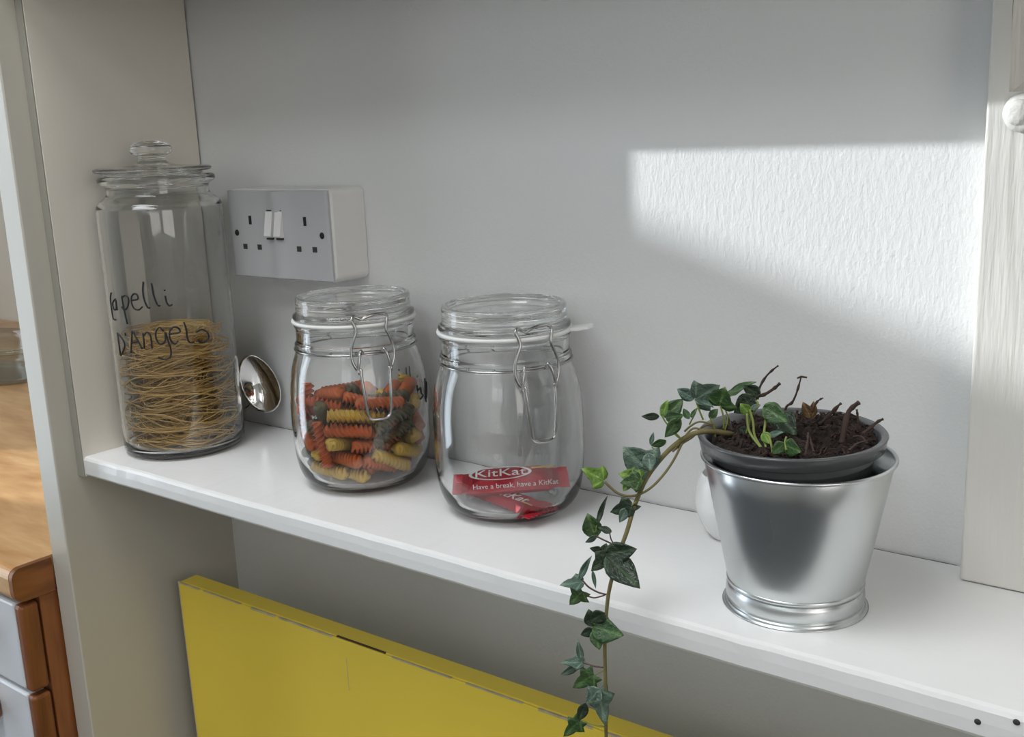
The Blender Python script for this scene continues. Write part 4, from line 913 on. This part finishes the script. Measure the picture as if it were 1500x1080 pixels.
# ---------------------------------------------------------------- chocolate bars
def choc_bar(name, label, mat4, length, width, thick, texts):
    t = thing(name, label, 'chocolate bar')
    rings = []
    xs = [-length / 2, -length / 2 + 0.004, -length / 2 + 0.010, -length / 2 + 0.014, -length / 2 + 0.020, 0.0,
          length / 2 - 0.020, length / 2 - 0.014, length / 2 - 0.010, length / 2 - 0.004, length / 2]
    th = [0.0008, 0.0009, 0.0016, thick * 0.75, thick, thick, thick, thick * 0.75, 0.0016, 0.0009, 0.0008]
    wd = [1.08, 1.06, 1.03, 0.98, 0.97, 0.97, 0.97, 0.98, 1.03, 1.06, 1.08]
    for x, h, w in zip(xs, th, wd):
        hw = width / 2 * w
        full = h > 0.003
        top = hw * (0.62 if full else 0.98)
        z0 = 0.0
        zm = thick * 0.42
        if not full:
            lo, hi = zm - h / 2, zm + h / 2
            ring = [(x, -hw, lo), (x, hw, lo), (x, hw, (lo + hi) / 2), (x, top, hi), (x, 0.0, hi), (x, -top, hi), (x, -hw, (lo + hi) / 2)]
        else:
            ring = [(x, -hw * 0.9, z0), (x, hw * 0.9, z0), (x, hw, z0 + h * 0.3), (x, top, h), (x, 0.0, h * 1.04), (x, -top, h), (x, -hw, z0 + h * 0.3)]
        rings.append(ring)
    loft('wrapper', rings, MAT['wrapper'], t)
    for sx in (-1, 1):
        # crimped fin at each end
        v, f = [], []
        n = 16
        for i in range(n + 1):
            y = (i / n - 0.5) * width * 1.08
            zz = thick * 0.42 + (0.0009 if i % 2 else -0.0009)
            v += [(sx * (length / 2 - 0.005), y, zz), (sx * (length / 2 + 0.003), y, zz), (sx * (length / 2 + 0.003), y, zz + 0.0008), (sx * (length / 2 - 0.005), y, zz + 0.0008)]
        for i in range(n):
            for k in range(4):
                f.append((i * 4 + k, i * 4 + (k + 1) % 4, i * 4 + 4 + (k + 1) % 4, i * 4 + 4 + k))
        f += [(3, 2, 1, 0), (n * 4, n * 4 + 1, n * 4 + 2, n * 4 + 3)]
        from_py('crimped_end', v, f, MAT['wrapper'], t)
    slope = math.atan2(thick * 0.7, width / 2 * 0.97 * 0.38)
    for s, size, x, where, mat, ang in texts:
        if s == 'oval':
            vv, ff = [], []
            n = 40
            for i in range(n):
                a = 2 * PI * i / n
                for q in (1.0, 0.9):
                    vv.append((size * q * math.cos(a), size * 0.42 * q * math.sin(a), 0.0))
                    vv.append((size * q * math.cos(a), size * 0.42 * q * math.sin(a), 0.0002))
            for i in range(n):
                j = (i + 1) % n
                ff += [(4 * i, 4 * j, 4 * j + 2, 4 * i + 2), (4 * i + 1, 4 * i + 3, 4 * j + 3, 4 * j + 1), (4 * i, 4 * i + 1, 4 * j + 1, 4 * j), (4 * i + 2, 4 * j + 2, 4 * j + 3, 4 * i + 3)]
            o = from_py('logo_oval', vv, ff, MAT[mat], t)
        elif s == 'blob':
            o = box('gold_flash', (-size, -size * 0.13, 0), (size, size * 0.13, 0.0003), MAT[mat], t)
        else:
            o = link('lettering', ribbon_text(s, size), MAT[mat], t)
        if where == 'top':
            o.location = (x, ang, thick * 1.02 + 0.00035)
        else:
            hw = width / 2 * 0.97
            o.location = (x, -hw * 0.815 - 0.0004, thick * 0.64 + 0.0003)
            o.rotation_euler = (slope, 0, 0)
    t.matrix_world = mat4
    return t
ax = math.atan2(0.613, 0.79)
m1 = Matrix.Translation((0.4642, -0.0688, 0.0180)) @ Matrix.Rotation(ax, 4, 'Z') @ Matrix.Rotation(math.radians(-2.0), 4, 'Y') @ Matrix.Rotation(math.radians(11), 4, 'X')
choc_bar('chocolate_bar', 'red wrapped chocolate bar lying across the other with white lettering', m1, 0.090, 0.031, 0.013,
         [('KitKat', 0.0165, -0.008, 'top', 'print_white', 0.0005), ('oval', 0.026, -0.008, 'top', 'print_white', 0.0), ('blob', 0.010, 0.028, 'top', 'print_gold', 0.005),
          ('Have a break, have a KitKat', 0.0062, 0.004, 'side', 'print_white', 0)])
m2 = Matrix.Translation((0.4735, -0.0815, 0.0076)) @ Matrix.Rotation(-0.9045 + 0.75, 4, 'Z') @ Matrix.Rotation(math.radians(1), 4, 'Y')
choc_bar('chocolate_bar', 'red wrapped chocolate bar underneath at the bottom of the jar', m2, 0.070, 0.030, 0.0066,
         [('KitKat', 0.0150, 0.0, 'top', 'print_white', 0.0), ('blob', 0.006, 0.022, 'top', 'print_gold', -0.004)])

# ---------------------------------------------------------------- spoon behind the tall jar
def make_spoon():
    t = thing('serving_spoon', 'shiny steel serving spoon leaning against the wall behind the tall jar', 'spoon', (0.090, -0.022, 0.053))
    # bowl: long axis along local z, hollow towards -y
    v, f = [], []
    nu, nv = 24, 12
    def pt(s, a, off):
        w = 0.0215 * s
        h = 0.0335 * s
        egg = 1.0 - 0.10 * math.sin(a)
        d = 0.0115 * (1 - s * s)
        return (w * egg * math.cos(a), d + off, h * math.sin(a))
    for off, flip in ((0.0, False), (0.0014, True)):
        base = len(v)
        v.append((0, 0.0115 + off, 0))
        for j in range(1, nv + 1):
            for i in range(nu):
                v.append(pt(j / nv, 2 * PI * i / nu, off))
        for i in range(nu):
            q = (base, base + 1 + i, base + 1 + (i + 1) % nu)
            f.append(q if flip else q[::-1])
        for j in range(nv - 1):
            for i in range(nu):
                q = (base + 1 + j * nu + i, base + 1 + (j + 1) * nu + i, base + 1 + (j + 1) * nu + (i + 1) % nu, base + 1 + j * nu + (i + 1) % nu)
                f.append(q if flip else q[::-1])
    nb = 1 + nv * nu
    for i in range(nu):
        a0 = 1 + (nv - 1) * nu + i
        a1 = 1 + (nv - 1) * nu + (i + 1) % nu
        f.append((a0, a1, nb + a1, nb + a0))
    b = from_py('spoon_bowl', v, f, MAT['spoon'], t, True)
    hd = [Vector((-0.0165, 0.001, -0.022)), Vector((-0.026, 0.002, -0.0295)), Vector((-0.045, 0.004, -0.0385)), Vector((-0.070, 0.006, -0.0455)), Vector((-0.085, 0.006, -0.0485))]
    tube('handle', [spline(hd, 5)], lambda s: 0.0020 + 0.0016 * s, MAT['spoon'], t, 10)
    b.rotation_euler = (math.radians(6), math.radians(-14), math.radians(28))
    return t
make_spoon()

# ---------------------------------------------------------------- white pot behind the metal planter
wp = lathe('ceramic_bowl', [(0, 0.0), (0.014, 0.0), (0.017, 0.0015), (0.023, 0.010), (0.0275, 0.022), (0.0282, 0.030), (0.0265, 0.041), (0.0235, 0.0485), (0.0222, 0.0490), (0.0245, 0.041), (0.0262, 0.030),
                      (0.0255, 0.022), (0.021, 0.011), (0.014, 0.004), (0, 0.004)], MAT['ceramic'], None, 48, 3)
wp.location = (0.6455, -0.0305, 0.0)
tag(wp, 'small round white ceramic bowl mostly hidden behind the metal pot', 'bowl')

# ---------------------------------------------------------------- galvanised pot
PX, PY = 0.7287, -0.1123
zp = thing('galvanised_pot', 'galvanised metal plant pot with a ridged foot near the shelf end', 'plant pot', (PX, PY, 0))
lathe('pot_wall', [(0.0415, 0.0150), (0.0428, 0.0175), (0.0445, 0.026), (0.0500, 0.054), (0.0550, 0.080), (0.0585, 0.0985), (0.0582, 0.0990), (0.0545, 0.080), (0.0495, 0.054), (0.0440, 0.026), (0.0420, 0.012), (0.0, 0.010)], MAT['zinc'], zp, 96)
rim = [Vector((0.0590 * math.cos(2 * PI * k / 96), 0.0590 * math.sin(2 * PI * k / 96), 0.0988)) for k in range(96)]
tube('rolled_rim', [rim], 0.0013, MAT['zinc'], zp, 10, True)
lathe('foot', smooth_prof([(0, 0.0), (0.0425, 0.0), (0.0436, 0.0010), (0.0432, 0.0024), (0.0424, 0.0030), (0.0432, 0.0045), (0.0436, 0.0080), (0.0433, 0.0115), (0.0425, 0.0132), (0.0421, 0.0142), (0.0432, 0.0154), (0.0434, 0.0168), (0.0424, 0.0180), (0.0405, 0.0178)], 3), MAT['zinc'], zp, 96)
sv, sf = [], []
seam_a = 0.9
for z_, r_ in ((0.018, 0.0431), (0.054, 0.0502), (0.0975, 0.0586)):
    for da in (-0.06, 0.06):
        a = seam_a + da
        for rr in (r_ - 0.0003, r_ + 0.0005):
            sv.append((rr * math.cos(a), rr * math.sin(a), z_))
for k in range(2):
    b_ = 4 * k
    sf += [(b_, b_ + 1, b_ + 5, b_ + 4), (b_ + 1, b_ + 3, b_ + 7, b_ + 5), (b_ + 3, b_ + 2, b_ + 6, b_ + 7), (b_ + 2, b_, b_ + 4, b_ + 6)]
from_py('side_seam', sv, sf, MAT['zinc'], zp)

# ---------------------------------------------------------------- potted ivy
iv = thing('potted_ivy', 'trailing ivy in a grey plastic pot set inside the metal pot', 'plant', (PX - 0.0022, PY - 0.0006, 0.0150))
INV = Matrix.Translation(-iv.location)
pp = lathe('plastic_pot', [(0, 0.0), (0.034, 0.0), (0.036, 0.002), (0.0425, 0.045), (0.0505, 0.0875), (0.0530, 0.0885), (0.0545, 0.0893), (0.0562, 0.0900), (0.0575, 0.0968), (0.0580, 0.0975), (0.0572, 0.0985), (0.0545, 0.0982),
                     (0.0525, 0.0965), (0.0510, 0.0890), (0.0410, 0.045), (0.034, 0.004), (0, 0.003)], MAT['plastic_pot'], iv, 96)
pp.rotation_euler = (math.radians(0.8), math.radians(-0.8), 0)
pp.location = (0, 0, 0.0005)
# soil: lumpy surface
v, f = [], []
nr, na = 26, 72
rs = random.Random(4)
v.append((0, 0, 0.096))
for j in range(1, nr + 1):
    r = 0.0512 * j / nr
    for i in range(na):
        a = 2 * PI * i / na
        x_, y_ = r * math.cos(a), r * math.sin(a)
        h = 0.0945 + 0.004 * (1 - (r / 0.0512) ** 2) + 0.0050 * noise.noise(Vector((x_ * 60, y_ * 60, 3))) + 0.0035 * noise.noise(Vector((x_ * 170, y_ * 170, 9))) + 0.002 * noise.noise(Vector((x_ * 420, y_ * 420, 1)))
        h += 0.004 * math.exp(-((x_ - 0.02) ** 2 + (y_ - 0.03) ** 2) / 0.0006)
        h -= 0.010 * math.exp(-((x_ - 0.020) ** 2 + (y_ + 0.006) ** 2) / 0.00012)
        if j == nr:
            h -= 0.004
        v.append((x_, y_, h))
for i in range(na):
    f.append((0, 1 + i, 1 + (i + 1) % na))
for j in range(nr - 1):
    for i in range(na):
        k = (i + 1) % na
        f.append((1 + j * na + i, 1 + (j + 1) * na + i, 1 + (j + 1) * na + k, 1 + j * na + k))
soil = from_py('soil', v, f, MAT['soil'], iv, False)
v, f = [], []
for k in range(620):
    a = rs.uniform(0, 2 * PI)
    r = 0.049 * math.sqrt(rs.random())
    x_, y_ = r * math.cos(a), r * math.sin(a)
    h = 0.0955 + 0.004 * (1 - (r / 0.0512) ** 2) + 0.005 * noise.noise(Vector((x_ * 60, y_ * 60, 3)))
    h += 0.004 * math.exp(-((x_ - 0.02) ** 2 + (y_ - 0.03) ** 2) / 0.0006)
    h -= 0.010 * math.exp(-((x_ - 0.020) ** 2 + (y_ + 0.006) ** 2) / 0.00012)
    d = Vector((rs.uniform(-1, 1), rs.uniform(-1, 1), rs.uniform(-0.3, 0.8))).normalized() * rs.uniform(0.001, 0.0042)
    p = Vector((x_, y_, h))
    if (p + d).xy.length > 0.05:
        d = -d * 0.5
        d.z = abs(d.z)
    tube_data([p - d * 0.3, p + d * 0.5, p + d], rs.uniform(0.0003, 0.0010), 4, False, v, f)
crumbs = from_py('soil_crumbs', v, f, plain('soil_fibre', rgb(50, 35, 28), 0.9, var=0.5, vscale=200), iv)
crumbs['kind'] = 'stuff'

def L(p):
    return Vector(p) - iv.location
tube('main_stem', [spline([L(p) for p in VINE], 8)], lambda s: 0.0017 - 0.0006 * s, MAT['stem_brown'], iv, 8)
for r, ci, pts in THIN:
    tube('leaf_stalk' if ci else 'side_stem', [spline([L(p) for p in pts], 5)], r * 0.85, MAT[('stem_brown', 'stem_green', 'stem_purple')[ci]], iv, 6)
for r0, r1, pts in TWIGS:
    rr = random.Random(int(r0 * 1e6) + len(pts))
    sp = spline([L(p) for p in pts], 4)
    tube('twig', [sp], (lambda a, b: (lambda s: a + (b - a) * s + (0.0003 if int(s * 9) % 3 == 0 else 0)))(r0 * 0.85, r1 * 0.85), MAT['twig'], iv, 7)

def leaf_mesh(kind, mat, name):
    if kind == 0:      # five lobes
        out = [(0, 0), (-0.10, 0.20), (-0.16, 0.38), (0.02, 0.36), (0.10, 0.34), (0.22, 0.58), (0.36, 0.42), (0.46, 0.27), (0.60, 0.24), (0.80, 0.14), (1.0, 0.0)]
    elif kind == 1:    # simple blade
        out = [(0, 0), (0.05, 0.16), (0.15, 0.32), (0.30, 0.44), (0.45, 0.46), (0.60, 0.40), (0.75, 0.28), (0.88, 0.15), (1.0, 0.0)]
    else:              # three lobes
        out = [(0, 0), (-0.08, 0.16), (-0.04, 0.36), (0.12, 0.52), (0.26, 0.60), (0.36, 0.44), (0.46, 0.32), (0.60, 0.28), (0.78, 0.18), (0.90, 0.08), (1.0, 0.0)]
    n = len(out)
    def shape(x, y):
        z = 0.22 * abs(y) - 0.16 * abs(y) ** 2 - 0.16 * max(x, 0) ** 2 + 0.035 * math.sin(9 * x + 5 * abs(y))
        return (x, y, z)
    verts, faces = [], []
    T = 0.02
    for side in (1, -1):
        for d, (x, y) in enumerate(out):
            for q in (0.0, 0.33, 0.66, 1.0):
                mx = max(x, 0.02) if q < 1 else x
                verts.append(shape(mx + (x - mx) * q, side * y * q))
    def idx(s, i, q):
        return s * n * 4 + i * 4 + q
    for s in (0, 1):
        for i in range(n - 1):
            for q in range(3):
                F = (idx(s, i, q), idx(s, i + 1, q), idx(s, i + 1, q + 1), idx(s, i, q + 1))
                faces.append(F if s else F[::-1])
    bm = bmesh.new()
    vv = [bm.verts.new(p) for p in verts]
    for q in faces:
        try:
            bm.faces.new([vv[i] for i in q])
        except ValueError:
            pass
    bmesh.ops.remove_doubles(bm, verts=bm.verts[:], dist=0.001)
    bmesh.ops.dissolve_degenerate(bm, dist=0.0005, edges=bm.edges[:])
    bmesh.ops.recalc_face_normals(bm, faces=bm.faces[:])
    if sum(fc.normal.z for fc in bm.faces) < 0:
        bmesh.ops.reverse_faces(bm, faces=bm.faces[:])
    bmesh.ops.solidify(bm, geom=bm.faces[:], thickness=T)
    me = bpy.data.meshes.new(name)
    bm.to_mesh(me)
    bm.free()
    me.materials.append(mat)
    me.polygons.foreach_set('use_smooth', [True] * len(me.polygons))
    return me
LM = {}
for B, A, N, w, kind, mi in LEAVES:
    if (kind, mi) not in LM:
        LM[(kind, mi)] = leaf_mesh(kind, MAT['leaf'][mi], 'leaf')
    o = bpy.data.objects.new('leaf', LM[(kind, mi)])
    C.objects.link(o)
    o.parent = iv
    A = Vector(A)
    ln = A.length
    xa = A.normalized()
    za = Vector(N)
    za = (za - xa * za.dot(xa)).normalized()
    ya = za.cross(xa)
    m = Matrix((xa, ya, za)).transposed().to_4x4() @ Matrix.Diagonal((ln, ln * w * 1.15, ln * 0.9, 1))
    m.translation = L(B)
    o.matrix_local = m
